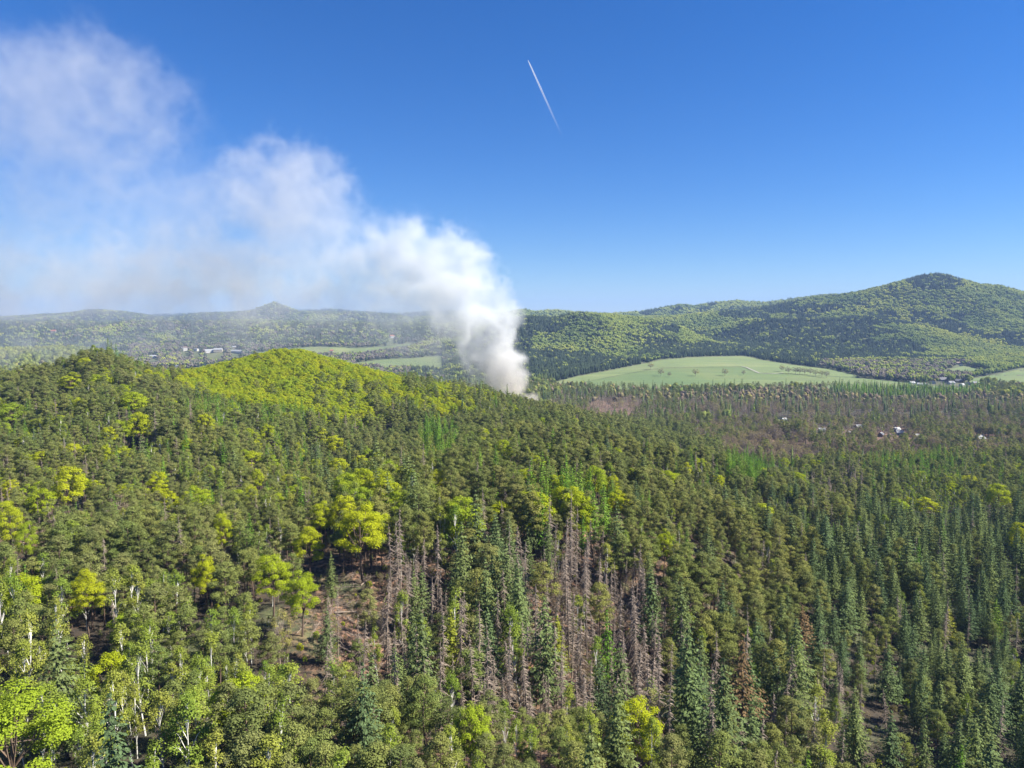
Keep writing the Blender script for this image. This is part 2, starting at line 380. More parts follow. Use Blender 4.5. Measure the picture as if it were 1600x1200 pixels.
def m_birch(seed, k=1.0):
    r = np.random.default_rng(seed); h = 16.; lod = k < .5
    pts, tr = stem(r, h * .93, .15, .03, .75, 4 if lod else 6)
    cen, rad, limbs = [], [], []
    for i in range(18 if not lod else 12):
        u = r.uniform(0, 1) if i else 1; z = h * (.36 + .6 * u); a = i * 2.4 + r.normal() * .4
        d = 2.6 * (1 - u) ** .5 * min(1, .6 + 1.5 * u) * r.uniform(.45, 1) + .1
        c = at(pts, h, z) + np.array([math.cos(a) * d, math.sin(a) * d, .1])
        cen.append(c); rad.append(r.uniform(.7, 1.15))
        if not lod: limbs.append(tube([at(pts, h, max(2, z - 2.2)), c * .6 + at(pts, h, z) * .4, c + np.array([0, 0, .6])], [.065, .045, .02], 3))
    cr = clump_crown(r, np.array(cen), np.array(rad), (125 if not lod else 80) * k, (.27 if not lod else .36) / math.sqrt(k) ** .85, 1.15, .2, (0, 0, h * .55), (.25, 1.15))
    if lod: cr = join(cr, lump(r, (0, 0, h * .62), (1.5, 1.5, h * .2), 2, .35))
    return h, [(join(tr, *limbs), M['birch_bark'])], [(cr, M['birch'])]
def m_budding(seed, k=1.0):
    r = np.random.default_rng(seed); h = 14.; lod = k < .5
    pts, tr = stem(r, h * .8, .2, .05, .4, 4)
    cen, limbs = [], []; R = 3.9
    for i in range(26 if not lod else 12):
        u = (i + .5) / 26 if not lod else (i + .5) / 12; el = math.asin(1 - 1.5 * u); a = i * 2.4
        c = np.array([math.cos(a) * math.cos(el) * R, math.sin(a) * math.cos(el) * R, math.sin(el) * h * .36 + h * .6]) * np.array([1, 1, 1]) * r.uniform(.75, 1)
        cen.append(c); z = h * r.uniform(.22, .55)
        if not lod:
            mid = at(pts, h, z) * .5 + c * .5 + r.normal(size=3) * .25
            limbs.append(tube([at(pts, h, z), mid, c], [.085, .05, .025], 3))
            for q in range(3): limbs.append(tube([mid, c + r.normal(size=3) * 1.0], [.04, .02], 3))
    cr = clump_crown(r, np.array(cen), np.full(len(cen), 1.15), (105 if not lod else 90) * k, .27 / math.sqrt(k) ** .85, .9, .3, (0, 0, h * .55), (.1, 1.15))
    if lod: cr = join(cr, lump(r, (0, 0, h * .62), (R * .72, R * .72, h * .26), 2, .35))
    return h, [(join(tr, *limbs) if limbs else tr, M['grey_bark'])], [(cr, M['budding'])]
def m_dead(seed, k=1.0):
    r = np.random.default_rng(seed); h = 19. * r.uniform(.8, 1.05); lod = k < .5
    pts, tr = stem(r, h, .19, .03, .25, 4 if lod else 5)
    br = []
    for i in range(120 if not lod else 34):
        u = r.uniform(0, 1) ** .85; z = h * (.16 + .82 * u); L = (2.3 * (1 - u) ** .8 + .25) * r.uniform(.35, 1.05); a = r.uniform(0, 6.28)
        d = np.array([math.cos(a), math.sin(a), 0]); b = at(pts, h, z); dr = r.uniform(.25, .75)
        m1 = b + d * L * .55 + np.array([0, 0, -L * dr * .3]); e = b + d * L + np.array([0, 0, -L * dr])
        w = .055 if not lod else .1
        br.append(tube([b, m1, e], [w, w * .75, w * .4], 3))
        if not lod and i % 2 == 0: br.append(tube([m1, m1 + np.array([d[1] * .3, -d[0] * .3, -.75]) * L * .5], [.03, .015], 3))
    return h, [(tr, M['grey_bark'])], [(join(*br), M['grey_bark'])]
def m_brown(seed, k=1.0):
    h, t, c = m_spruce(seed, k, 'brown_spruce'); _, t2, c2 = m_dead(seed + 1, k)
    v, f = c[0][0]; keep = v[:, 2].reshape(-1, 4).mean(1) > h * .42
    q = np.nonzero(keep)[0]; v2 = v.reshape(-1, 4, 3)[q].reshape(-1, 3)
    f2 = [t_ for n in range(len(q)) for t_ in ((4*n, 4*n+1, 4*n+2), (4*n, 4*n+2, 4*n+3))]
    return h, [(join(t[0][0], c2[0][0]), M['grey_bark'])], [((v2, f2), M['brown_spruce'])]
def grove(seed, mat, conical=False):
    r = np.random.default_rng(seed); q = []
    for k in range(6):
        a = k * 2.4 + r.normal() * .4; d = 4.6 * math.sqrt((k + .3) / 6); hh = r.uniform(10.5, 15) if not conical else r.uniform(13, 20); x, y = d * math.cos(a), d * math.sin(a); R = r.uniform(1.9, 3.0)
        if conical: q.append(tube([(x, y, 1), (x, y, hh * .25), (x, y, hh * .65), (x, y, hh)], [R * .7, R * .8, R * .42, .05], 6))
        else: q.append(lump(r, (x, y, hh - 3.6), (R, R, 3.6), 1, .3))
    p = np.vstack([v for v, _ in q]); p = p[r.integers(0, len(p), 70)]; n_ = p - np.array([0, 0, 8.]); 
    return 15., [], [(join(*q, sprays(r, p, n_, 1.0, .7)), M[mat])]
MODELS = {'pine': m_pine, 'spruce': m_spruce, 'beech': m_beech, 'birch': m_birch, 'larch': m_larch, 'dead': m_dead, 'budding': m_budding,
          'broadleaf': lambda s, k=1.0: m_beech(s, k, 'broadleaf', 'bark', 15., 4.6)}
CROWN = {'dead': 'branches'}
KINDS = ['none', 'pine', 'spruce', 'beech', 'birch', 'larch', 'dead', 'budding', 'broadleaf']
NEARV = {'pine': 7, 'spruce': 7, 'beech': 6, 'birch': 6, 'larch': 4, 'dead': 7, 'budding': 4, 'broadleaf': 0}
def combine(name, model, trunk=True, smooth=False): return mesh(name, [(*p[0], p[1]) for p in (model[1] if trunk else []) + model[2]], smooth)
NEAR, SPLIT, STUFFCOL, HT = {}, {}, {}, {}
for ki, kd in enumerate(KINDS[1:]):
    c = bpy.data.collections.new(kd + '_models'); STUFFCOL[kd] = c; SPLIT[kd] = []
    for v in range(NEARV[kd]):
        mo = MODELS[kd](1000 * ki + 17 * v + 3)
        SPLIT[kd].append((mo[0], mesh(kd + '_trunk', [(*p[0], p[1]) for p in mo[1]]), mesh(kd + '_crown', [(*p[0], p[1]) for p in mo[2]])))
        c.objects.link(obj('model_a%02d' % v, combine(kd + '_tree', mo), link=False)); HT[kd] = mo[0]
    for v in range(4):                                   # distant trees: the same tree with fewer, larger sprays
        mo = MODELS[kd](1000 * ki + 17 * v + 3, .36); HT[kd] = mo[0]
        c.objects.link(obj('model_b%02d' % v, combine(kd + '_far_tree', mo, True, True), link=False))
    for v in range(3):                                   # farthest: larger sprays still
        mo = grove(500 + 31 * ki + v, {'spruce': 'dark_spruce', 'budding': 'bare_wood'}.get(kd, kd), kd in ('spruce', 'pine', 'larch')) if kd != 'dead' else MODELS[kd](1000 * ki + 17 * v + 5, .07); HT[kd] = mo[0]
        c.objects.link(obj('model_c%02d' % v, combine(kd + '_farthest_tree', mo, kd == 'dead', True), link=False))

# ------------------------------------------------------------------ the ground
az = np.concatenate([np.linspace(-math.pi, -.98, 26)[:-1], np.linspace(-.98, .98, 560), np.linspace(.98, math.pi, 26)[1:]])
rr = np.concatenate([[2, 8, 18], np.exp(np.linspace(math.log(30), math.log(13800), 520))])
A, R_ = np.meshgrid(az, rr, indexing='ij'); gx = R_ * np.sin(A); gy = R_ * np.cos(A); gz = ground(gx, gy)
na, nr = A.shape
V = np.stack([gx, gy, gz], -1).reshape(-1, 3)
i, j = np.meshgrid(np.arange(na - 1), np.arange(nr - 1), indexing='ij'); q = (i * nr + j).ravel()
FQ = np.stack([q, q + 1, q + nr + 1, q + nr], 1)[:, ::-1]
me = bpy.data.meshes.new('ground'); me.vertices.add(len(V)); me.vertices.foreach_set('co', V.ravel())
me.loops.add(FQ.size); me.loops.foreach_set('vertex_index', FQ.ravel().astype(np.int32))
me.polygons.add(len(FQ)); me.polygons.foreach_set('loop_start', np.arange(0, FQ.size, 4, dtype=np.int32))
me.update(calc_edges=True); me.polygons.foreach_set('use_smooth', [True] * len(FQ))
w_at = me.attributes.new('woodland', 'FLOAT', 'POINT'); w_at.data.foreach_set('value', np.clip((V[:, 1] - 900) / 700, 0, 1).astype(np.float32))
vx, vy, vz = V[:, 0], np.maximum(V[:, 1], 20), V[:, 2]; vpx = 800 + F * vx / vy
bare = np.zeros(len(V))
for cx, c_y, rx, ry in ((640, 150, 150, 45), (900, 165, 190, 62), (1060, 125, 90, 30), (1215, 640, 70, 90), (45, 175, 60, 35), (1450, 680, 260, 90), (970, 900, 90, 160)):
    bare = np.maximum(bare, np.clip(1.5 - np.hypot((vpx - cx) / rx, (vy - c_y) / ry) + 1.2 * fbm(vx / 14, vy / 14, 41, 3), 0, 1))
me.attributes.new('bare', 'FLOAT', 'POINT').data.foreach_set('value', bare.astype(np.float32))
me.materials.append(ground_mat()); me.validate()
tag(obj('ground', me), 'brown forest floor rolling out to wooded hills', kind='structure')
# the farthest the ground hides along each direction, to leave out trees nobody can see
AZ2 = np.linspace(-.85, .85, 800); RR2 = np.exp(np.linspace(math.log(40), math.log(12500), 700))
a2, r2 = np.meshgrid(AZ2, RR2, indexing='ij'); el2 = (ground(r2 * np.sin(a2), r2 * np.cos(a2)) - CZ) / r2
ELMAX = np.maximum.accumulate(el2, 1)
def visible(x, y, ztop, margin):
    a = np.arctan2(x, y); r = np.hypot(x, y)
    ia = np.clip(((a - AZ2[0]) / (AZ2[1] - AZ2[0])).astype(int), 0, 799)
    ir = np.clip(np.searchsorted(RR2, r * .97) - 1, 0, 699)
    return (ztop - CZ) / r > ELMAX[ia, ir] - margin / r

# ------------------------------------------------------------------ fields, laid just above the ground
FIELDS = [
 ('field', 'pale green meadow on the rounded rise below the spruce hill', 'a', (900, 1330), [(865,598),(900,589),(960,578),(1020,566),(1032,563),(1080,559),(1150,557),(1165,557),(1190,563),(1240,571),(1300,578),(1340,588)], [(865,603),(900,600),(960,588),(1030,575),(1100,574),(1160,573),(1180,583),(1220,584),(1300,588),(1340,591)]),
 ('field', 'fresh green meadow with solitary trees across the middle of the valley', 'b', (900, 1330), [(870,603),(900,600.4),(960,588.4),(1030,575.4),(1100,574.4),(1160,573.4),(1180,583.4),(1220,584.4),(1300,588.4),(1350,592),(1400,597),(1440,602),(1515,607)], [(870,606),(900,607),(960,609),(1030,611),(1100,611),(1200,609),(1300,608),(1360,608),(1440,611),(1515,613)]),
 ('field', 'bright green field beside the valley village', 'b', (900, 1e4), [(1515,593),(1560,585),(1600,576),(1680,570)], [(1515,598),(1560,603),(1600,606),(1680,606)]),
 ('field', 'small green meadow between hedges above the village', 'b', (900, 1e4), [(1470,582),(1490,576),(1505,572),(1548,580)], [(1470,585),(1490,586),(1505,587),(1548,583)]),
 ('field', 'long green field behind the smoke below dark conifers', 'a', (1100, 1e4), [(555,568),(600,562),(650,560),(692,556)], [(555,572),(600,575),(650,578),(692,581)]),
 ('field', 'wide hazy meadow beyond the bright green hill', 'a', (1400, 1e4), [(400,552),(450,546),(500,542),(560,545),(600,542),(650,536)], [(400,558),(450,556),(500,554),(560,554),(600,549),(650,541)]),
 ('field', 'narrow hazy field beside the distant village', 'a', (1400, 1e4), [(295,578),(340,569),(380,564),(420,560)], [(295,583),(340,577),(380,573),(420,568)])]
MF = {'a': field_mat('pale_meadow', (.12, .165, .048), (.145, .19, .056), (.185, .205, .075)),
      'b': field_mat('green_meadow', (.09, .145, .038), (.115, .162, .042), (.15, .178, .055))}
for nm, lab, mk, yr, up, lo in FIELDS:
    x0, x1 = up[0][0], up[-1][0]; n = int((x1 - x0) / 5) + 2; rows = 9; vs = []
    for p in np.linspace(x0, x1, n):
        a, b = interp(p, up), interp(p, lo)
        for t in np.linspace(0, 1, rows):
            x, y, z = hit(p, b + (a - b) * t, 0, yr[0]); vs.append((x, y, z + .45))
    fs = [(c * rows + k, (c + 1) * rows + k, (c + 1) * rows + k + 1, c * rows + k + 1) for c in range(n - 1) for k in range(rows - 1)]
    tag(obj(nm, mesh('field', [(np.array(vs), fs, MF[mk])], True)), lab, kind='structure')
def on_field(px, py, y):
    m = np.zeros(len(px), bool)
    for nm, lab, mk, yr, up, lo in FIELDS:
        a = np.interp(px, [p for p, _ in up], [q for _, q in up]); b = np.interp(px, [p for p, _ in lo], [q for _, q in lo])
        m |= (px > up[0][0]) & (px < up[-1][0]) & (py > a - 1.2) & (py < b + 1.2) & (y > yr[0])
    return m
mp = solid('chalky_track', (.26, .25, .19), (.33, .31, .25), .3)
def track(pts, w, tmin, lab):
    P = [np.array(hit(p, q, 0, tmin)) for p, q in pts]; vs, fs = [], []
    for k, p in enumerate(P):
        d = P[min(k + 1, len(P) - 1)] - P[max(k - 1, 0)]; d[2] = 0; d /= np.linalg.norm(d) + 1e-6; s = np.array([-d[1], d[0], 0]) * w / 2
        for e in (p + s, p - s): vs.append((e[0], e[1], float(ground(e[0], e[1])) + .9))
    for k in range(len(P) - 1): fs.append((2 * k, 2 * k + 1, 2 * k + 3, 2 * k + 2))
    tag(obj('path', mesh('path', [(np.array(vs), fs, mp)])), lab, kind='structure')
track([(1158,573),(1166,574.5),(1176,579),(1186,583.2),(1196,584.2),(1210,584.3),(1224,583.2)], 4, 900, 'pale track bending across the meadow')

# ------------------------------------------------------------------ which tree grows where
def E(cx, cy, rx, ry, w, y=(0, 1e5), soft=.35): return (cx, cy, rx, ry, w, y, soft)
REG = [  # ellipses in the photograph, each with the mix of trees it shows
 E(160, 1080, 420, 190, dict(pine=.36, birch=.46, beech=.11, spruce=.04, dead=.03), (0, 170)),
 E(190, 1060, 190, 90, dict(pine=.17, birch=.68, beech=.12, spruce=.03), (0, 150)),
 E(640, 1170, 330, 90, dict(pine=.70, birch=.22, beech=.03, spruce=.05), (0, 118)),
 E(980, 1180, 120, 70, dict(pine=.6, birch=.3, spruce=.1), (0, 118)),
 E(1450, 960, 400, 240, dict(spruce=.80, pine=.12, dead=.04, birch=.03, larch=.01), (0, 330)),
 E(1170, 1060, 170, 130, dict(spruce=.48, pine=.18, dead=.26, birch=.06, none=.02), (0, 330)),
 E(1150, 900, 110, 130, dict(pine=.72, spruce=.18, dead=.06, birch=.04), (0, 330)),
 E(660, 980, 165, 125, dict(dead=.56, none=.03, spruce=.20, pine=.14, birch=.05, beech=.02), (104, 330)),
 E(930, 950, 140, 150, dict(dead=.60, none=.10, spruce=.15, pine=.05, birch=.05, larch=.02), (104, 330)),
 E(900, 1080, 130, 60, dict(dead=.5, none=.06, spruce=.29, pine=.1, birch=.05), (104, 330)),
 E(570, 930, 55, 80, dict(dead=.62, none=.22, pine=.1, birch=.05), (104, 330)),
 E(775, 900, 75, 95, dict(spruce=.72, pine=.18, dead=.10), (104, 330)),
 E(920, 680, 240, 52, dict(pine=.93, beech=.02, birch=.03, dead=.02), (330, 720)),
 E(1010, 800, 85, 65, dict(pine=.8, spruce=.1, larch=.05, birch=.05), (0, 500)),
 E(890, 775, 85, 45, dict(larch=.62, pine=.2, beech=.12, birch=.06), (0, 500)),
 E(620, 785, 90, 50, dict(spruce=.35, pine=.35, birch=.22, beech=.08), (0, 500)),
 E(640, 690, 90, 40, dict(pine=.95, spruce=.05), (0, 700)),
 E(685, 685, 32, 34, dict(larch=.5, birch=.4, pine=.1), (0, 700)),
 E(395, 648, 100, 26, dict(larch=.38, birch=.37, pine=.2, beech=.05), (0, 700)),
 E(450, 605, 185, 52, dict(beech=.98, pine=.02), (430, 720), .15),
 E(450, 568, 130, 40, dict(beech=.98, pine=.02), (480, 720), .1),
 E(540, 620, 75, 32, dict(beech=.75, pine=.25), (400, 720)),
 E(690, 618, 48, 20, dict(beech=.6, pine=.4), (400, 720)),
 E(90, 590, 120, 40, dict(pine=.84, beech=.05, birch=.11), (330, 560)),
 E(215, 610, 80, 35, dict(pine=.60, beech=.16, birch=.24), (330, 560)),
 E(60, 740, 100, 40, dict(pine=.62, beech=.1, dead=.22, none=.06), (150, 330)),
 E(55, 830, 45, 30, dict(none=.5, pine=.3, dead=.2), (120, 250)),
 E(560, 745, 60, 40, dict(beech=.2, birch=.3, spruce=.3, pine=.2), (180, 400)),
 E(1175, 722, 42, 28, dict(larch=.95, pine=.05), (330, 620), .15),
 E(1420, 735, 85, 20, dict(larch=.42, pine=.45, spruce=.13), (330, 620)),
 E(1470, 775, 110, 22, dict(birch=.85, beech=.05, pine=.1), (260, 480)),
 E(1310, 765, 45, 40, dict(dead=.42, pine=.50, birch=.08), (280, 560)),
 E(1370, 675, 290, 44, dict(pine=.29, budding=.40, birch=.15, dead=.06, none=.10), (540, 880)),
 E(1205, 695, 75, 27, dict(none=.68, budding=.27, pine=.05), (480, 800)),
 E(1310, 625, 300, 24, dict(dead=.30, spruce=.22, budding=.32, pine=.10, birch=.06), (780, 1300)),
 E(960, 625, 110, 28, dict(pine=.4, spruce=.25, dead=.15, budding=.12, none=.08), (700, 1300)),
 E(960, 628, 45, 14, dict(none=.6, dead=.3, budding=.1), (700, 1300)),
 E(1420, 606, 120, 10, dict(larch=.5, spruce=.35, birch=.15), (850, 1200)),
]
def region_weights(px, py, x, y):
    W = np.zeros((len(px), len(KINDS))); K = {k: n for n, k in enumerate(KINDS)}
    def setw(m, d):
        r = np.zeros(len(KINDS))
        for k, v in d.items(): r[K[k]] = v
        W[m] = r
    setw(np.ones(len(px), bool), dict(pine=.62, birch=.17, beech=.085, larch=.05, dead=.05, spruce=.025))
    setw(y > 700, dict(pine=.45, spruce=.2, budding=.2, broadleaf=.15))
    jit = fbm(x / 22, y / 22, 55, 3) * 2
    for cx, cyy, rx, ry, w, yr, soft in REG:
        d = ((px - cx) / rx) ** 2 + ((py - cyy) / ry) ** 2 + jit * soft
        setw((d < 1) & (y > yr[0]) & (y < yr[1]), w)
    pa = np.clip(.5 + 3.2 * fbm(x / 26, y / 26, 301, 3), 0, 1); pb = np.clip(.5 + 3.2 * fbm(x / 20, y / 20, 302, 3), 0, 1)
    nr_ = y < 600
    W[nr_, K['birch']] *= (.25 + 2.0 * pa)[nr_]; W[nr_, K['beech']] *= (.2 + 2.1 * pb)[nr_]; W[nr_, K['larch']] *= (.4 + 1.4 * pa)[nr_]
    f = y > 1250
    s = fbm(x / 330, y / 330, 201, 4) + .25 * fbm(x / 60, y / 60, 202, 2)
    left = f & (px < 740)
    setw(left, dict(budding=.14, broadleaf=.14, spruce=.72))
    setw(left & (s > .05), dict(spruce=.85, broadleaf=.15)); setw(left & (s < -.12), dict(broadleaf=.7, budding=.3))
    mid = f & (px >= 740) & (px < 1060) & (y < 2500)
    setw(mid, dict(spruce=.65, broadleaf=.35)); setw(mid & (s > -.04), dict(spruce=.96, broadleaf=.04)); setw(mid & (s < -.12), dict(broadleaf=.9, spruce=.1))
    rt = f & ~left & ~mid
    setw(rt, dict(broadleaf=.96, spruce=.04)); setw(rt & (s > .075), dict(spruce=.95, broadleaf=.05))
    for cx, cyy, rx, ry in ((1240, 540, 60, 26), (1460, 440, 45, 14), (1080, 545, 90, 10), (1350, 545, 60, 14), (1160, 490, 40, 8)):
        d = ((px - cx) / rx) ** 2 + ((py - cyy) / ry) ** 2 + jit * .4
        setw((d < 1) & f, dict(spruce=.93, broadleaf=.07))
    setw((px > 1280) & (px < 1520) & (py > 560) & (py < 605) & f & (y < 1800), dict(budding=.6, spruce=.15, broadleaf=.25))
    setw((px < 260) & (y > 800) & (y < 1500), dict(broadleaf=.9, budding=.1))
    setw((px < 640) & (px > 200) & (y > 1500) & (y < 3300) & (py > 535), dict(budding=.5, spruce=.15, none=.25, broadleaf=.1))
    return W

pts = []
def scatter(y0, y1, sp):
    ulim = .80 if y0 > 300 else .86
    n = int((y1 - y0) / sp)
    for k in range(n):
        y = y0 + (k + .5) * sp; m = int(2 * ulim * y / sp)
        xs = (np.arange(m) - m / 2 + .5) * sp
        pts.append(np.stack([xs + rng.uniform(-.46, .46, m) * sp, y + rng.uniform(-.46, .46, m) * sp], 1))
scatter(52, 420, 3.5); scatter(420, 720, 4.1); scatter(720, 1300, 6.2); scatter(1300, 2400, 7.4); scatter(2400, 3700, 10); scatter(3700, 6200, 16); scatter(6200, 9200, 34)
PT = np.vstack(pts); X, Y = PT[:, 0], PT[:, 1]; Z = ground(X, Y)
mag = np.interp(Y, [0, 720, 1300, 1300.1, 2400, 2400.1, 3700, 3700.1, 6200, 6200.1, 9200], [1, 1, 1, .92, .92, 1.18, 1.18, 1.75, 1.75, 3.2, 3.2])
ok = visible(X, Y, Z + 21 * np.minimum(mag, 1.6), 14)
X, Y, Z, mag = X[ok], Y[ok], Z[ok], mag[ok]
bx, by = project(X, Y, Z); ty_, tpy = project(X, Y, Z + 11)
W = region_weights(bx, tpy, X, Y)
hid = (Y > 1000) & (Y < 2300) & (bx > 850) & (bx < 1560) & ~visible(X, Y, Z + 2, 0)
W[on_field(bx, by, Y) | hid] = np.eye(len(KINDS))[0]
cum = np.cumsum(W / W.sum(1, keepdims=True), 1); kd = (rng.uniform(0, 1, len(X))[:, None] > cum).sum(1)
KEEP = dict(none=0, pine=.88, spruce=.38, beech=.46, birch=.72, larch=.85, dead=1., budding=.62, broadleaf=.68)
keep = rng.uniform(0, 1, len(X)) < np.array([KEEP[k] for k in KINDS])[kd] * np.where((kd == 3) & (Y > 430), 1.75, 1) * np.where(Y > 1300, 1.5, 1)
# hand-placed trees that stand out: pixel of the crown's middle, kind, width and height in pixels
EXPL = [
 (565,832,'beech',70,95),(425,888,'beech',52,50),(470,915,'beech',50,50),(482,842,'beech',42,48),(503,800,'beech',36,34),(105,748,'beech',46,66),(65,778,'beech',36,46),
 (12,805,'beech',42,60),(40,835,'beech',30,36),(16,640,'beech',36,62),(210,622,'beech',40,36),(217,658,'beech',34,44),(245,750,'beech',30,26),(392,715,'beech',34,26),(402,742,'beech',18,26),
 (393,770,'beech',18,22),(348,820,'beech',26,22),(523,690,'beech',28,34),(527,725,'beech',30,34),(630,740,'beech',32,34),(685,745,'beech',26,26),(930,742,'beech',36,36),(986,742,'beech',18,34),
 (1040,745,'beech',38,36),(960,778,'beech',26,30),(1038,843,'beech',20,24),(1190,797,'beech',34,24),(1405,787,'beech',34,26),(1450,787,'beech',36,26),(1560,768,'beech',34,34),(1592,830,'beech',26,50),
 (18,1150,'beech',150,170),(320,888,'beech',24,32),(135,915,'beech',44,34),(110,592,'beech',32,28),(445,600,'beech',30,26),(848,660,'beech',18,16),(805,640,'beech',16,20),
 (705,1012,'yellow_spruce',34,110),(870,1010,'yellow_spruce',36,90),(1480,975,'yellow_spruce',24,44),(1282,1120,'birch',44,70),(905,965,'birch',26,60),(940,880,'birch',34,54),
 (1158,1085,'brown_spruce',60,150),(1252,992,'brown_spruce',44,80),(185,795,'budding',34,28),(437,985,'budding',30,44),
 (1033,580,'budding',10,13),(1046,584,'budding',6,7),(1087,580,'budding',11,12),(1133,580,'budding',10,12),(1162,581,'budding',6,7),
 (1017,570,'budding',10,11),(1222,574,'budding',8,11),(1232,577,'budding',12,13),(1243,577,'budding',10,12),(1250,578,'budding',9,12),(1258,578,'budding',9,12),(1266,579,'budding',9,12),(1275,581,'budding',9,12),(1284,582,'budding',9,11),(1292,583,'budding',8,10)]
EX = []
for px, py, k, w, h in EXPL:
    k0 = 'spruce' if k.endswith('spruce') else k
    H = {'beech': 16.5, 'spruce': 22., 'birch': 16., 'budding': 14.}[k0]; frac = {'beech': .6, 'spruce': .55, 'birch': .62, 'budding': .6}[k0]
    x, y, z = hit(px, py, 5 if py < 600 and k0 == 'budding' else 10, 900 if py < 600 and k0 == 'budding' else 0)
    hm = (h / {'beech': .74, 'spruce': .85, 'birch': .7, 'budding': .8}[k0]) * math.hypot(x, y) / F / math.cos(math.atan2(CZ - z - 8, y))
    lim = (5, 16) if py < 600 and k0 == 'budding' else (14, 19) if k0 == 'beech' else (13, 19) if k0 in ('birch', 'budding') else (9, 25)
    if k0 == 'beech': frac = .74 if h < 80 else .62
    hm = min(max(hm, lim[0]), lim[1])
    x, y, z = hit(px, py, hm * frac, 900 if py < 600 and k0 == 'budding' else 0)
    wm = w * y / F
    EX.append((x, y, z, k, hm, min(max(wm * 1.15, .35 * hm), .85 * hm)))
for x, y, z, k, hm, wm in EX:
    keep &= ~(np.hypot(X - x, Y - y) < max(2.5, wm * .5))
    if y < 450 and k == 'beech':                                         # nothing tall stands close before these
        ux_, uy_ = x / math.hypot(x, y), y / math.hypot(x, y); al = (x - X) * ux_ + (y - Y) * uy_; la = np.abs((x - X) * uy_ - (y - Y) * ux_)
        keep &= ~((al > 0) & (al < 24) & (la < wm * .5))
HSP = [(1425,599,1000,90),(1437,601,1000,90),(1447,601,1000,90),(1458,598,1000,90),(1473,594,1000,110),(1486,599,1000,90),(1498,596,1000,90),(1503,602,1000,90),(1513,600,1000,90),(1523,599,1000,90),(1383,567,1000,60),(1502,571,1000,80),(1497,568,1000,80),
       (1225,657,450,75),(1284,673,450,70),(1326,676,450,50),(1342,668,450,75),(1401,672,450,80),(1406,677,450,80),(1376,680,450,70),(1434,682,450,60),(1530,686,450,80),(1548,688,450,60)]
for px, py, tm, ln in HSP:
    x, y, z = hit(px, py, 2, tm); r_ = math.hypot(x, y); al = (x - X) * x / r_ + (y - Y) * y / r_; la = np.abs((x - X) * y / r_ - (y - Y) * x / r_)
    keep &= ~((al > -9) & (al < ln + 15) & (la < 6.2 + 1.8 * (tm > 900)))
for px, py, tm in ((371,550,1400),(328,549,1400),(341,548,1400),(289,545,1400),(84,519,1400),(612,526,1400),(240,558,1400),(366,543,1400),(307,547,1400),(278,574,1400)):
    x, y, z = hit(px, py, 2, tm); r_ = math.hypot(x, y); al = (x - X) * x / r_ + (y - Y) * y / r_; la = np.abs((x - X) * y / r_ - (y - Y) * x / r_)
    keep &= ~((al > -15) & (al < 170) & (la < 12))
# dead wood and ground must stay free of the burning patch
keep &= ~((np.hypot((X + 8) / 30, (Y - 700) / 34) < 1))
X, Y, Z, mag, kd = X[keep], Y[keep], Z[keep], mag[keep], kd[keep]
SC = dict(pine=(.52, .96), spruce=(.45, .98), beech=(.58, .98), birch=(.5, .92), larch=(.55, .98), dead=(.5, .98), budding=(.7, 1.1), broadleaf=(.62, 1.25))
lo = np.array([0] + [SC[k][0] for k in KINDS[1:]]); hi = np.array([0] + [SC[k][1] for k in KINDS[1:]])
S = (lo[kd] + (hi - lo)[kd] * rng.uniform(0, 1, len(X)) ** .8) * mag * np.where(Y < 720, np.clip(1 + 1.0 * fbm(X / 38, Y / 38, 404, 3), .72, 1.2), 1)
S = np.where((Y > 1300) & (np.array(KINDS)[kd] == 'spruce'), S * 1.05, S)
S = np.where((Y > 430) & (Y < 720) & (np.array(KINDS)[kd] == 'beech'), .72 + .25 * (S - .58), S)
S = np.where((Y < 135) & (np.array(KINDS)[kd] == 'pine'), S * .86, S)
SW = S * rng.uniform(.82, 1.22, len(X)) 
ROT = rng.uniform(0, 6.283, len(X)); DIST = np.hypot(X, Y)
tpx, tpy = project(X, Y, Z + 10 * S)
inview = (tpx > -20) & (tpx < 1620) & (tpy > 430) & (tpy < 1230) & visible(X, Y, Z + 15 * S, 0)

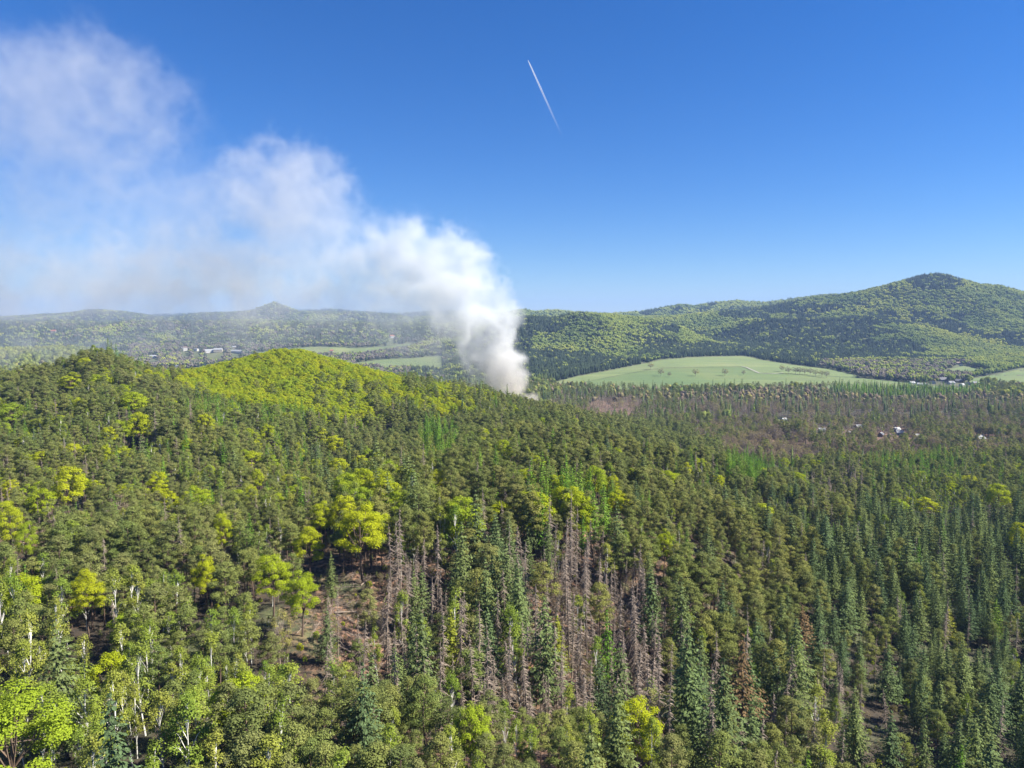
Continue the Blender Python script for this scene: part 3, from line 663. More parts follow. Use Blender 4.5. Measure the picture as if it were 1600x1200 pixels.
# ------------------------------------------------------------------ single trees
NAME = dict(pine='pine_tree', spruce='spruce_tree', beech='beech_tree', birch='birch_tree', larch='larch_tree', dead='dead_spruce', budding='budding_tree', yellow_spruce='spruce_tree', brown_spruce='dying_spruce')
LOOK = dict(pine='grey-green pine', spruce='dark conical spruce', beech='yellow-green beech', birch='white-stemmed birch', larch='fresh green larch', dead='bare dead spruce', budding='brownish budding tree')
CAT = dict(dead='dead tree')
SHORT = dict(pine='pine', spruce='spruce', beech='beech', birch='birch', larch='larch', dead='dead trunk', budding='budding tree', broadleaf='broadleaf tree')
def stand(px, py, y):
    if y < 105 and px < 430: return 'in the birch wood by the yellow beech', 'birch and pine wood'
    if y < 112 and px < 1060: return 'on the near rim of the bare gully', 'near rim'
    if px < 520 and y < 150: return 'on the near pine plateau', 'near plateau'
    if px < 520 and y < 220: return 'on the far pine plateau', 'far plateau'
    if px < 720 and y < 215: return 'on the slope under the round beech', 'slope under the round beech'
    if px < 1060 and y < 215: return 'on the red-brown slope of dead trees', 'bare gully'
    if px >= 1060 and y < 150: return 'low down in the dark spruce valley', 'foot of the spruce valley'
    if px >= 1060 and y < 220: return 'halfway up the dark spruce valley', 'middle of the spruce valley'
    if px >= 1060 and y < 330: return 'at the top of the dark spruce valley', 'top of the spruce valley'
    if px < 640 and px > 260 and y > 450 and y < 720: return 'on the bright green dome hill', 'dome hill'
    if px < 260 and y > 380: return 'on the knoll beside the dome hill', 'knoll'
    if px < 640: return 'on the slope below the bright green dome hill', 'slope below the dome hill'
    if px < 1130 and y < 330: return 'in the wood behind the dead-tree slope', 'wood behind the gully'
    if px < 1130 and y < 560: return 'on the dark pine ridge before the smoke', 'pine ridge'
    if y < 560: return 'along the valley edge before the cottages', 'valley edge'
    if y < 870: return 'among the cottages in the valley', 'cottages'
    return 'by the meadows in the valley', 'meadows'
HN = ['', '', '', '', '', '', '', '', '', '', '', '', '', 'near the pale-roofed cottage above the clearing', 'near the white cottage among budding trees', 'near the small white hut', 'near the grey-roofed cottage', 'near the twin gabled cottages', 'near the twin gabled cottages',
      'near the hut by the forest lawn', 'near the small bright-roofed hut', 'near the large grey house', 'near the large grey house']
HPOS = [hit(px, py, 2, tm)[:2] for px, py, tm, ln in HSP]
def near_house(x, y):
    d = [math.hypot(x - a, y - b) for a, b in HPOS]; k = int(np.argmin(d))
    return HN[k] if d[k] < 45 else ''
def plant(kind, mesh3, x, y, z, s, rot, label, group=None, sxy=None, tilt=0):
    e = bpy.data.objects.new(NAME[kind], None); e.empty_display_size = .5
    e.location = (x, y, z - .15); e.rotation_euler = (tilt, 0, rot); e.scale = (sxy or s, sxy or s, s); COL.objects.link(e)
    tag(e, label, CAT.get(kind, 'tree'), group)
    for nm, m in (('trunk', mesh3[1]), (CROWN.get(kind, 'crown'), mesh3[2])):
        o = bpy.data.objects.new(nm, m); o.parent = e; COL.objects.link(o)
    return e
single = np.zeros(len(X), bool)
for n, k in enumerate(KINDS):
    if not NEARV.get(k): continue
    lim = {'beech': 255, 'budding': 280}.get(k, 300)
    ids = np.nonzero((kd == n) & inview & (Y < 900))[0]
    ids = ids[np.argsort(-(S / DIST)[ids])][:lim]; single[ids] = True
    hs = S[ids]; t1, t2 = np.quantile(hs, (.3, .7))
    for i in ids:
        where, grp = stand(tpx[i], tpy[i], Y[i]); v = rng.integers(NEARV[k])
        nh = near_house(X[i], Y[i]) if Y[i] > 540 else ''
        if nh: where, grp = nh + ' in the valley', nh
        size = 'small ' if S[i] < t1 else 'tall ' if S[i] > t2 else ''
        o = np.nonzero((np.abs(X - X[i]) < 7) & (np.abs(Y - Y[i]) < 7) & (np.arange(len(X)) != i))[0]
        by_ = ''
        if len(o) and not nh:
            q = o[np.argmin(np.hypot(X[o] - X[i], Y[o] - Y[i]))]; kq = KINDS[kd[q]]
            by_ = 'beside another ' + SHORT[kq] + ' ' if kq == k else 'beside a ' + SHORT[kq] + ' '
        elif not nh: by_ = 'standing apart '
        if len((size + LOOK[k] + ' ' + by_ + where).split()) > 16: by_ = by_.replace('another dead trunk', 'another')
        if len((size + LOOK[k] + ' ' + by_ + where).split()) > 16: by_ = ''
        plant(k, SPLIT[k][v], X[i], Y[i], Z[i], S[i], ROT[i], size + LOOK[k] + ' ' + by_ + where, (size + NAME[k].replace('_', ' ') + ' ' + by_ + grp),
              sxy=SW[i], tilt=rng.normal() * (.05 if k == 'dead' else .015))
mo = [m_spruce(9001 + v, 1, 'yellow_spruce') for v in range(2)]; SPLIT['yellow_spruce'] = [(q[0], mesh('yellow_spruce_trunk', [(*p[0], p[1]) for p in q[1]]), mesh('yellow_spruce_crown', [(*p[0], p[1]) for p in q[2]])) for q in mo]
mo = [m_brown(9101 + v) for v in range(2)]; SPLIT['brown_spruce'] = [(q[0], mesh('brown_spruce_trunk', [(*p[0], p[1]) for p in q[1]]), mesh('brown_spruce_crown', [(*p[0], p[1]) for p in q[2]])) for q in mo]
mo = [m_beech(9201 + v, 1, fine=1.4) for v in range(2)]; SPLIT['fine_beech'] = [(q[0], mesh('beech_trunk', [(*p[0], p[1]) for p in q[1]]), mesh('beech_crown', [(*p[0], p[1]) for p in q[2]])) for q in mo]
SPECIAL = {(565, 832): 'largest round yellow-green beech above the dead spruces', (18, 1150): 'big bright yellow beech beside the birches', (1158, 1085): 'half-dead spruce with rusty brown needles and bare lower branches',
           (1252, 992): 'orange-brown drying spruce among dark green spruces', (185, 795): 'rounded reddish brown budding tree among grey-green pines', (437, 985): 'slim pale brown budding tree beside the plateau birches',
           (705, 1012): 'narrow yellow-green young spruce among bare dead trunks', (870, 1010): 'yellow-green spruce at the lower edge of the red-brown slope', (1480, 975): 'small golden yellow spruce in the dark spruce valley'}
NW = {'beech': 8.6, 'spruce': 6.6, 'birch': 5.6, 'budding': 8.2}
for (px, py, k, w, h), (x, y, z, _, hm, wm) in zip(EXPL, EX):
    k0 = 'spruce' if k.endswith('spruce') else k; kk = 'fine_beech' if k == 'beech' and y < 190 else k; sp = SPLIT[kk][rng.integers(len(SPLIT[kk]))]
    s = hm / sp[0]; where, grp = stand(px, py, y)
    if (px, py) in SPECIAL: lab, g = SPECIAL[(px, py)], None
    elif py < 600 and k == 'budding':
        lab, g = ('small dark bare-branched tree in the row along the meadow edge', 'row of trees on the meadow') if px > 1200 else ('solitary bare-branched tree on the open green meadow', 'solitary meadow trees')
    else: lab, g = 'bright broad ' + LOOK[k0] + ' standing out ' + where, 'bright ' + k0 + ' ' + grp
    plant(k, sp, x, y, z, s, rng.uniform(0, 6.28), lab, g, wm / NW[k0])

# ------------------------------------------------------------------ the rest of each kind, one body of forest each
def stuff_tree(name, label, cat, kind, idx):
    lodi = np.where(Y[idx] < {'larch': 760, 'birch': 760, 'beech': 760, 'budding': 950, 'dead': 1100}.get(kind, 470), 0, np.where(Y[idx] < 1300, 1, 2))
    nv = NEARV[kind]; vi = np.where(lodi == 0, rng.integers(0, max(nv, 1), len(idx)), np.where(lodi == 1, nv + rng.integers(0, 4, len(idx)), nv + 4 + rng.integers(0, 3, len(idx))))
    if nv == 0: vi = np.where(lodi == 0, rng.integers(0, 4, len(idx)), vi)
    me = bpy.data.meshes.new(name); me.vertices.add(len(idx))
    me.vertices.foreach_set('co', np.stack([X[idx], Y[idx], Z[idx] - .15], 1).ravel())
    me.attributes.new('pick', 'INT', 'POINT').data.foreach_set('value', vi.astype(np.int32))
    me.attributes.new('size', 'FLOAT_VECTOR', 'POINT').data.foreach_set('vector', np.stack([SW[idx], SW[idx], S[idx]], 1).astype(np.float32).ravel())
    me.attributes.new('turn', 'FLOAT_VECTOR', 'POINT').data.foreach_set('vector', np.stack([ROT[idx] * 0, ROT[idx] * 0, ROT[idx]], 1).astype(np.float32).ravel())
    ob = tag(obj(name, me), label, cat, kind='stuff')
    ng = bpy.data.node_groups.new(name, 'GeometryNodeTree')
    ng.interface.new_socket('Geometry', in_out='INPUT', socket_type='NodeSocketGeometry'); ng.interface.new_socket('Geometry', in_out='OUTPUT', socket_type='NodeSocketGeometry')
    N = ng.nodes; gi = N.new('NodeGroupInput'); go = N.new('NodeGroupOutput'); ip = N.new('GeometryNodeInstanceOnPoints'); ci = N.new('GeometryNodeCollectionInfo')
    ci.inputs['Collection'].default_value = STUFFCOL[kind]; ci.inputs['Separate Children'].default_value = True; ci.inputs['Reset Children'].default_value = True
    def attr(nm, t):
        a = N.new('GeometryNodeInputNamedAttribute'); a.data_type = t; a.inputs[0].default_value = nm; return a.outputs[0]
    L = ng.links
    L.new(gi.outputs[0], ip.inputs['Points']); L.new(ci.outputs[0], ip.inputs['Instance']); ip.inputs['Pick Instance'].default_value = True
    L.new(attr('pick', 'INT'), ip.inputs['Instance Index']); L.new(attr('size', 'FLOAT_VECTOR'), ip.inputs['Scale'])
    e2r = N.new('FunctionNodeEulerToRotation'); L.new(attr('turn', 'FLOAT_VECTOR'), e2r.inputs[0]); L.new(e2r.outputs[0], ip.inputs['Rotation'])
    L.new(ip.outputs[0], go.inputs[0])
    ob.modifiers.new('trees', 'NODES').node_group = ng
    return ob
FOREST = dict(pine=('pine_forest', 'grey-green pine forest covering plateau and ridges'), spruce=('spruce_forest', 'dark spruce forest patches on valley sides and far hills'),
  beech=('beech_forest', 'yellow-green beech wood filling the dome hill'), birch=('birch_forest', 'light green birch wood scattered through the forest'), larch=('larch_forest', 'fresh green larch wood in small stands'),
  dead=('dead_forest', 'grey dead spruce stands thinning out across the valley'), budding=('budding_forest', 'brownish budding woodland along the valleys'), broadleaf=('broadleaf_forest', 'olive green broadleaf forest covering the far hills'))
for n, k in enumerate(KINDS):
    if n == 0: continue
    idx = np.nonzero((kd == n) & ~single)[0]
    if len(idx): stuff_tree(FOREST[k][0], FOREST[k][1], 'forest', k, idx)
    print('KIND', k, 'single', int((single & (kd == n)).sum()), 'mass', len(idx))
#--MORE--
# ------------------------------------------------------------------ undergrowth: saplings and bushes too many to count
n = 9000; uy = 55 + 300 * rng.uniform(0, 1, n) ** .6; ux = (rng.uniform(-.8, .8, n)) * uy
keepX, keepY, keepZ, keepS, keepR = X, Y, Z, S, ROT
X, Y = ux, uy; Z = ground(X, Y) + .1; ROT = rng.uniform(0, 6.28, n); S = rng.uniform(.06, .19, n); keepW = SW; SW = S
third = np.arange(n)
for nm, k, a, b in (('beech_undergrowth', 'beech', 0, 1500), ('pine_undergrowth', 'pine', 1500, 4500), ('birch_undergrowth', 'birch', 4500, 6000), ('dry_undergrowth', 'budding', 6000, 9000)):
    lod_idx = third[a:b]
    stuff_tree(nm, {'beech': 'yellow-green saplings under the trees', 'pine': 'small pine saplings on the forest floor', 'birch': 'light green birch saplings and bushes', 'budding': 'dry brown brushwood on the forest floor'}[k], 'undergrowth', k, lod_idx)
X, Y, Z, S, ROT = keepX, keepY, keepZ, keepS, keepR; SW = keepW

def stuff_at(name, label, kind, x, y, size, tilt):
    global X, Y, Z, S, SW, ROT
    sv = X, Y, Z, S, SW, ROT
    X, Y = x, y; Z = ground(X, Y) + .2; S = size; SW = size; ROT = rng.uniform(0, 6.28, len(x))
    ob = stuff_tree(name, label, 'undergrowth', kind, np.arange(len(x)))
    tv_ = np.stack([rng.uniform(*tilt, len(x)), rng.normal(size=len(x)) * .15, ROT], 1).astype(np.float32)
    ob.data.attributes['turn'].data.foreach_set('vector', tv_.ravel())
    X, Y, Z, S, SW, ROT = sv
gp, gq = [], []
for cx, c_y, rx, ry, m_ in ((640, 150, 150, 36, 700), (900, 165, 180, 52, 1300), (1080, 128, 110, 30, 350), (1215, 640, 60, 80, 250), (970, 900, 70, 120, 150), (45, 175, 50, 25, 120)):
    u_ = rng.normal(size=(m_, 2)) * .5; yy = c_y + u_[:, 1] * ry; gp.append((cx + u_[:, 0] * rx - 800) / F * yy); gq.append(yy)
gp, gq = np.concatenate(gp), np.concatenate(gq)
stuff_at('brushwood', 'tangle of fallen grey branches on the bare slopes', 'dead', gp, gq, rng.uniform(.14, .5, len(gp)), (1.35, 1.75))
gp2 = gp + rng.normal(size=len(gp)) * 4; gq2 = gq + rng.normal(size=len(gp)) * 4
stuff_at('dry_brush', 'dry brown brush and seedlings on the bare slopes', 'budding', gp2, gq2, rng.uniform(.05, .16, len(gp)), (-.2, .2))
# ------------------------------------------------------------------ fallen logs and boulders
def log_mesh(seed):
    r = np.random.default_rng(seed); L = r.uniform(7, 14); n = 7; t = np.linspace(0, 1, n)
    p = np.stack([t * L - L / 2, .12 * np.sin(t * 3 + seed), .16 + .05 * np.sin(t * 5)], 1); q = [tube(p, .2 - .13 * t, 7)]
    for _ in range(9):
        u = r.uniform(.25, .95); b = np.array([u * L - L / 2, 0, .18]); a = r.uniform(.2, 2.9)
        q.append(tube([b, b + np.array([r.uniform(.1, .5), math.cos(a), math.sin(a)]) * r.uniform(.3, 1.3)], [.035, .012], 3))
    return mesh('fallen_log', [(*join(*q), M['grey_bark'])])
LOGS = [log_mesh(k) for k in range(5)]
spots = [(883,966,.8),(845,1000,-.2),(905,900,.3),(935,930,1.0),(870,870,.1),(960,985,-.5),(985,940,.2),(925,1020,.6),(880,1045,-.9),(950,1060,.3),(560,960,.2),(580,905,1.2),(600,1010,.5),(545,1020,-.4),(640,1000,.9),(700,1060,-.2),
         (740,1085,.4),(785,1090,.1),(820,1075,-.7),(1090,985,.2),(1100,1010,-.6),(1110,960,.5),(1060,1090,.9),(1040,1130,.1),(1015,900,-.3),(1000,965,.8),(915,960,-.1),(860,930,.5),(1190,690,.1),(1200,700,.2),(1180,705,-.1),(1215,712,.3),(1225,695,.1),(1170,698,.2),(1240,700,-.3),(60,835,.4),(90,850,-.5)]
for k, (px, py, a) in enumerate(spots):
    x, y, z = hit(px, py); d = np.array([math.cos(a), math.sin(a)]) * 4
    sl = math.atan2(float(ground(x + d[0], y + d[1]) - ground(x - d[0], y - d[1])), 8)
    o = obj('fallen_log', LOGS[k % 5], loc=(x, y, z + .1)); o.rotation_euler = (0, -sl, a); s_ = rng.uniform(.75, 1.15); o.scale = (s_, s_ * 1.1, s_ * 1.1)
    wh = 'in the clearing below the cottages' if y > 400 else 'beside the sandy gap on the pine plateau' if px < 200 else 'under the round beech among dead spruces' if px < 660 else 'at the foot of the spruce valley' if px > 1030 and y < 125 else 'across the red-brown slope of dead trees'
    tag(o, 'bleached grey fallen log lying ' + wh, 'log', 'fallen logs ' + wh)
M['rock'] = solid('sandstone', (.22, .16, .13), (.42, .33, .27), .9)
def rock_mesh(seed):
    import bmesh
    bm = bmesh.new(); bmesh.ops.create_icosphere(bm, subdivisions=3, radius=1); r = np.random.default_rng(seed); pl = unit(r.normal(size=(9, 3)))
    for v in bm.verts:
        c = np.array(v.co); sc_ = min([.55 + .3 * abs(r0) for r0 in [0]] + [(.72 + .05 * k) / max(1e-3, float(c @ q)) for k, q in enumerate(pl) if c @ q > .6] + [1])
        v.co = Vector(c * max(sc_, .6)) * (1 + .08 * math.sin(7 * c[0] + seed) * math.cos(6 * c[1])); v.co.z *= .7
    me = bpy.data.meshes.new('boulder'); bm.to_mesh(me); bm.free(); me.materials.append(M['rock']); return me
ROCKS = [rock_mesh(k) for k in range(4)]
for k, (px, py, s_, lab) in enumerate([(343,686,3.6,'pinkish sandstone outcrop among pines below the dome hill'),(346,697,2.6,'low pinkish sandstone ledge under the pine outcrop'),(855,985,2.6,'pale sandstone boulder at the bottom of the red-brown slope'),
    (1028,822,3.4,'dark overhanging sandstone rock in the pine wood'),(1250,1072,2.2,'rounded pinkish boulder among spruces and yellow bushes'),(795,1060,1.9,'grey boulder among bare dead trunks'),(1040,1110,1.7,'small reddish boulder at the foot of the dead spruces'),
    (1162,1180,2.2,'sandy pale boulder beside the rusty brown spruce'),(130,790,2.4,'pale rock in the sandy gap of the pine plateau'),(1255,1165,2.,'brown boulder under the white-stemmed spruce')]):
    x, y, z = hit(px, py); o = obj('boulder', ROCKS[k % 4], loc=(x, y, z + .1 * s_)); o.scale = (s_, s_ * .85, s_ * .9); o.rotation_euler = (0, 0, k * 1.3); tag(o, lab, 'boulder')

# ------------------------------------------------------------------ houses
WM = {c: solid('plaster_' + c, v, tuple(min(1, q * 1.12) for q in v), .8, .85) for c, v in dict(white=(.40, .39, .37), cream=(.34, .30, .24), grey=(.27, .265, .26), timber=(.16, .10, .07)).items()}
RM = {c: solid('roof_' + c, v, tuple(q * 1.35 for q in v), 1.5, .7) for c, v in dict(dark=(.055, .055, .065), slate=(.13, .135, .15), red=(.26, .09, .06), light=(.25, .255, .26), brown=(.12, .08, .06)).items()}
M['glass'] = solid('window_glass', (.03, .035, .04), (.05, .055, .06), 1, .2)
def boxm(x0, x1, y0, y1, z0, z1):
    v = [(x, y, z) for x in (x0, x1) for y in (y0, y1) for z in (z0, z1)]
    return np.array(v), [(0, 1, 3, 2), (4, 6, 7, 5), (0, 4, 5, 1), (2, 3, 7, 6), (0, 2, 6, 4), (1, 5, 7, 3)]
HOUSES = []
def house(px, py, w, d, h, rise, wall, roof, rot, lab, group, tmin, detail):
    x, y, z = hit(px, py, h * .6, tmin)
    e = obj('house', None, loc=(x, y, z - .3)); e.rotation_euler = (0, 0, rot); tag(e, lab, 'house', group); HOUSES.append((x, y, w))
    a, b = w / 2, d / 2
    v = np.array([(-a, -b, -1), (a, -b, -1), (a, b, -1), (-a, b, -1), (-a, -b, h), (a, -b, h), (a, b, h), (-a, b, h), (-a, 0, h + rise), (a, 0, h + rise)])
    obj('wall', mesh('wall', [(v, [(0, 1, 5, 4), (2, 3, 7, 6), (1, 2, 6, 9, 5), (3, 0, 4, 8, 7), (3, 2, 1, 0), (4, 5, 9, 8), (6, 7, 8, 9)], WM[wall])]), e)
    o = .45; ra, rb = a + o, b + o; ze = h - rise * o / b; t = .22; q = []
    for s_ in (-1, 1):
        vv = [(-ra, s_ * rb, ze), (ra, s_ * rb, ze), (ra, 0, h + rise), (-ra, 0, h + rise)]
        q.append((np.array([(p[0], p[1], p[2] + .03) for p in vv] + [(p[0], p[1], p[2] + t) for p in vv]), [(0, 1, 2, 3), (7, 6, 5, 4), (0, 4, 5, 1), (1, 5, 6, 2), (2, 6, 7, 3), (3, 7, 4, 0)]))
    rf = obj('roof', mesh('roof', [(*join(*q), RM[roof])]), e)
    obj('chimney', mesh('chimney', [(*boxm(a * .3, a * .3 + .7, .3, 1.0, h + rise * .4, h + rise + .9), RM['red'])]), rf)
    if detail:
        wmesh = mesh('window', [(*boxm(-.5, .5, -.06, .03, -.65, .65), M['glass'])])
        for s_ in (-1, 1):
            for u in (-.6, 0, .6):
                win = obj('window', wmesh, e, (u * a, s_ * (b + .02), h * .55))
        for s_ in (-1, 1):
            win = obj('window', wmesh, e, (s_ * (a + .02), 0, h * .6)); win.rotation_euler = (0, 0, math.pi / 2)
        obj('door', mesh('door', [(*boxm(-.5, .5, -.08, .02, 0, 2.1), WM['timber'])]), e, (a * .3, -b - .02, .3))
GV = 'houses of the valley village'
for k, (px, py, w, wall, roof, lab) in enumerate([
 (1425,599,9,'white','light','pale low house beside the long green field'),(1437,601,8,'white','light','white cottage at the field end of the village'),(1447,601,7,'white','slate','small white cottage with grey roof by the green field'),
 (1458,598,9,'white','slate','white house with grey roof before the bare trees'),(1473,594,15,'grey','dark','long dark-roofed house in the village'),(1486,599,11,'white','slate','white-walled house beside the dark-roofed house'),
 (1498,596,12,'timber','dark','dark timber house in the village'),(1503,602,8,'white','light','white cottage on the near side of the dark timber house'),(1513,600,9,'grey','slate','grey house at the field end of the village'),(1523,599,8,'cream','slate','cream house by the bright green field'),
 (1463,594,8,'cream','brown','cream house behind the village trees'),(1383,567,10,'cream','red','pinkish house at the foot of the forested hill'),(1475,569,6,'white','light','tiny white hut at the edge of the forest'),(1502,571,9,'white','slate','white house above the hedged meadow'),(1497,568,10,'grey','brown','brown-roofed house above the hedged meadow'),
 (1312,576,8,'white','slate','white house among bare trees below the mountain'),(1560,575,7,'white','slate','white house behind the bright green field')]):
    house(px, py, w, w * .75, 3.2, w * .28, wall, roof, [.2, -.3, .5, 1.2, .1][k % 5], lab, GV, 1000, False)
GC = 'cottages in the pine wood'
for k, (px, py, w, wall, roof, lab) in enumerate([
 (1225,657,8,'cream','light','cottage with pale roof above the clearing'),(1284,673,8,'white','light','white cottage with pale roof among budding trees'),(1326,676,5,'white','light','small white hut among dark pines'),(1342,668,9,'cream','slate','cottage with grey roof under a yellow-green tree'),
 (1401,672,9,'white','light','white gabled cottage on the upper side of its twin'),(1406,677,9,'white','light','white gabled cottage on the lower side of its twin'),(1376,680,8,'timber','light','timber hut with pale roof by the forest lawn'),(1434,682,7,'timber','light','small dark hut with bright roof'),
 (1530,686,13,'grey','slate','large grey gabled house among bare trees'),(1548,688,5,'white','light','slim white shed beside the large grey house')]):
    w *= .72; house(px, py, w, w * .8, 2.6, w * .33, wall, roof, [.4, -.2, .9, .1][k % 4], lab, GC, 450, True)
GF = 'houses of the distant hazy village'
far = [(84,519,16,9),(114,523,9,5),(126,522,8,5),(134,524,9,5),(199,549,9,5),(217,542,9,5),(240,558,18,5),(248,549,12,5),(263,553,9,6),(278,574,10,5),(283,544,9,5),(289,545,12,10),(303,564,9,5),(307,547,12,6),(328,549,30,6),(341,548,24,7),(371,550,44,5),(355,537,10,5),(366,543,10,6),(354,545,10,5),(612,526,16,7),(460,530,12,5),(504,530,10,5),(551,526,14,5),(518,549,10,4),(226,551,9,5),(232,546,9,5),(296,541,9,5),(318,545,9,5),(270,541,8,5)]
SPF = {0: 'tall white building standing alone on the hazy hillside', 11: 'tall pale church-like house in the distant village', 14: 'long pale factory hall in the distant village', 15: 'white hall beside the long pale factory hall', 16: 'very long low white-roofed hall at the meadow edge', 20: 'white farmhouse in the thin smoke beyond the meadow'}
for k, (px, py, w, h) in enumerate(far):
    house(px, py, w, min(w * .7, 14), h, min(w * .25, 4), 'white' if k % 3 else 'cream', ['red', 'slate', 'light', 'brown'][k % 4] if k not in (16, 14, 15) else 'light', [.2, -.4, .7][k % 3], SPF.get(k, 'small pale house of the distant hazy village'), None if k in SPF else GF, 1400, False)

# ------------------------------------------------------------------ smoke of the forest fire
def zoom3(a, shape):
    for ax in range(3):
        n = a.shape[ax]; t = np.linspace(0, n - 1.0001, shape[ax]); i = t.astype(int); f = t - i; f = f * f * (3 - 2 * f)
        sh = [1, 1, 1]; sh[ax] = -1
        a = np.take(a, i, ax) * (1 - f.reshape(sh)) + np.take(a, np.minimum(i + 1, n - 1), ax) * f.reshape(sh)
    return a
VOX = 3.1; B0 = np.array([-720., 610., CZ - 112]); B1 = np.array([75., 925., CZ + 375])
NS = np.round((B1 - B0) / VOX).astype(int) + 1; B1 = B0 + (NS - 1) * VOX
r3 = np.random.default_rng(5)
def fbm3(cell, o):
    s_ = np.zeros(NS, np.float32); a = 1.; t = 0
    for _ in range(o):
        sh = np.maximum(2, np.ceil((NS * VOX) / cell).astype(int) + 1); s_ += a * zoom3(r3.uniform(-1, 1, sh).astype(np.float32), NS).astype(np.float32); t += a; a *= .55; cell /= 2
    return s_ / t
NZ = fbm3(70, 5); NB = 1 - 2 * np.abs(fbm3(34, 4)) * 2.1          # soft noise and billowing noise
xs, ys, zs = (B0[k] + VOX * np.arange(NS[k]) for k in range(3))
DEN = np.zeros(NS, np.float32)
def puff(px, py, rx, ry, depth, rho, edge, amp, thick=None):
    """one billow of the plume; sizes in photo pixels at the plume's distance"""
    d = ray(px, py); t = depth / d[1]; c = d * t + np.array([0, 0, CZ]); k = depth / F
    ax, az_ = rx * k, ry * k; ay = thick or (ax + az_) / 2; m = 1.6
    sl = [slice(max(0, int((c[q] - m * a_ - B0[q]) / VOX)), max(0, int((c[q] + m * a_ - B0[q]) / VOX) + 1)) for q, a_ in enumerate((ax, ay, az_))]
    gx_, gy_, gz_ = xs[sl[0]][:, None, None], ys[sl[1]][None, :, None], zs[sl[2]][None, None, :]
    if 0 in (gx_.size, gy_.size, gz_.size): return
    s_ = 1 - np.sqrt(((gx_ - c[0]) / ax) ** 2 + ((gy_ - c[1]) / ay) ** 2 + ((gz_ - c[2]) / az_) ** 2)
    v = np.clip((s_ + amp * (.6 * NZ[tuple(sl)] + .6 * (NB[tuple(sl)] - .3))) / edge, 0, 1); v = v * v * (3 - 2 * v)
    D = DEN[tuple(sl)]; np.maximum(D, rho * v, out=D)
for a in [(852,668,24,32,700,.060,.26,.75),(829,634,28,34,700,.058,.26,.75),(805,602,33,36,702,.052,.26,.85),(782,572,40,40,704,.045,.26,.85),(763,540,50,48,706,.038,.26,.85),(744,504,58,54,708,.032,.26,.85),(722,468,64,60,710,.027,.26,.85),
          (698,432,68,64,714,.022,.26,.85),(656,412,74,62,718,.018,.32,.8),(608,406,82,64,722,.015,.5,.7),(562,415,86,70,724,.012,.6,.65),(724,408,42,40,712,.018,.26,.75),(852,634,22,18,698,.016,.8,.7),(788,530,26,38,700,.010,.7,.6),(745,600,60,66,712,.007,1.,.8),(695,548,84,80,715,.0068,1.,.8),(655,505,110,84,718,.0068,1.,.8),(630,470,140,84,720,.0085,1.,.8),
          (446,318,104,102,736,.0070,.28,.65),(486,296,68,68,734,.0075,.26,.6),(396,284,64,62,740,.0070,.26,.6),(526,340,50,56,732,.0066,.35,.6),(470,372,130,96,735,.0075,.7,.65),(540,405,120,86,728,.008,.7,.65),(420,400,170,106,740,.006,.9,.7),(330,350,150,106,745,.0042,1.,.7),(300,320,95,76,748,.0035,1.,.7),
          (128,170,160,130,765,.0038,.5,.6),(60,195,150,120,770,.0035,.8,.6),(185,160,110,96,762,.0036,.45,.6),(30,265,160,110,770,.0032,1.,.6),(120,275,160,110,765,.0031,1.,.6),(205,255,120,96,760,.0026,1.,.6),(262,170,76,86,756,.0014,1.,.6),(-60,190,160,150,775,.0040,.9,.6),
          (320,430,420,125,750,.0125,1.2,.6,95),(120,430,380,120,765,.0105,1.2,.6,95),(-60,430,320,120,775,.0100,1.2,.6,95),(560,450,220,95,730,.0125,1.1,.6,70),(230,345,310,140,758,.0048,1.2,.7,90),(20,365,300,150,770,.0055,1.2,.7,90),
          (30,552,220,54,800,.0075,1.1,.6,70),(150,542,170,46,800,.0060,1.1,.6,60),(620,530,90,28,760,.004,1.1,.6,40),(480,520,240,44,770,.0036,1.2,.6,80),(330,520,260,44,790,.0045,1.2,.6,80),(620,515,120,40,750,.0028,1.1,.6,60)]: puff(*a)
DEN *= np.clip(.78 + .55 * NB, .25, 1.5)
DEN[DEN < 2e-4] = 0
me = bpy.data.meshes.new('smoke_plume'); me.vertices.add(DEN.size)
me.attributes.new('soot', 'FLOAT', 'POINT').data.foreach_set('value', DEN.ravel())
smoke = tag(obj('smoke_plume', me), 'tall white smoke plume rising behind the ridge and drifting across the sky', 'smoke', kind='stuff')
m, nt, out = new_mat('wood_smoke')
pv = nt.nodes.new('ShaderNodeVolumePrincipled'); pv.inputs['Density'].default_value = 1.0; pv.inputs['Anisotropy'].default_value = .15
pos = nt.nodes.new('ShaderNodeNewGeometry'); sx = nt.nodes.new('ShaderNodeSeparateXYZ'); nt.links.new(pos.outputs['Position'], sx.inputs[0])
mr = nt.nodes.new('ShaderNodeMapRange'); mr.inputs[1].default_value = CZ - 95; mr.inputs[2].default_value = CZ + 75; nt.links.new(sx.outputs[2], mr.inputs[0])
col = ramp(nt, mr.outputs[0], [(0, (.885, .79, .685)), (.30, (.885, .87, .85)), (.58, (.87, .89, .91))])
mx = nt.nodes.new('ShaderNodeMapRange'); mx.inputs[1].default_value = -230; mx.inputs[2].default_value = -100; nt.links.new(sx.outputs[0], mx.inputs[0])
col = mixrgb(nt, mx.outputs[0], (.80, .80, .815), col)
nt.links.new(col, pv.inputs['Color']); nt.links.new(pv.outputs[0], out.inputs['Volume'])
ng = bpy.data.node_groups.new('smoke', 'GeometryNodeTree'); N = ng.nodes; L = ng.links
ng.interface.new_socket('Geometry', in_out='INPUT', socket_type='NodeSocketGeometry'); ng.interface.new_socket('Geometry', in_out='OUTPUT', socket_type='NodeSocketGeometry')
gi = N.new('NodeGroupInput'); go = N.new('NodeGroupOutput'); vc = N.new('GeometryNodeVolumeCube'); si = N.new('GeometryNodeSampleIndex'); si.data_type = 'FLOAT'; si.domain = 'POINT'
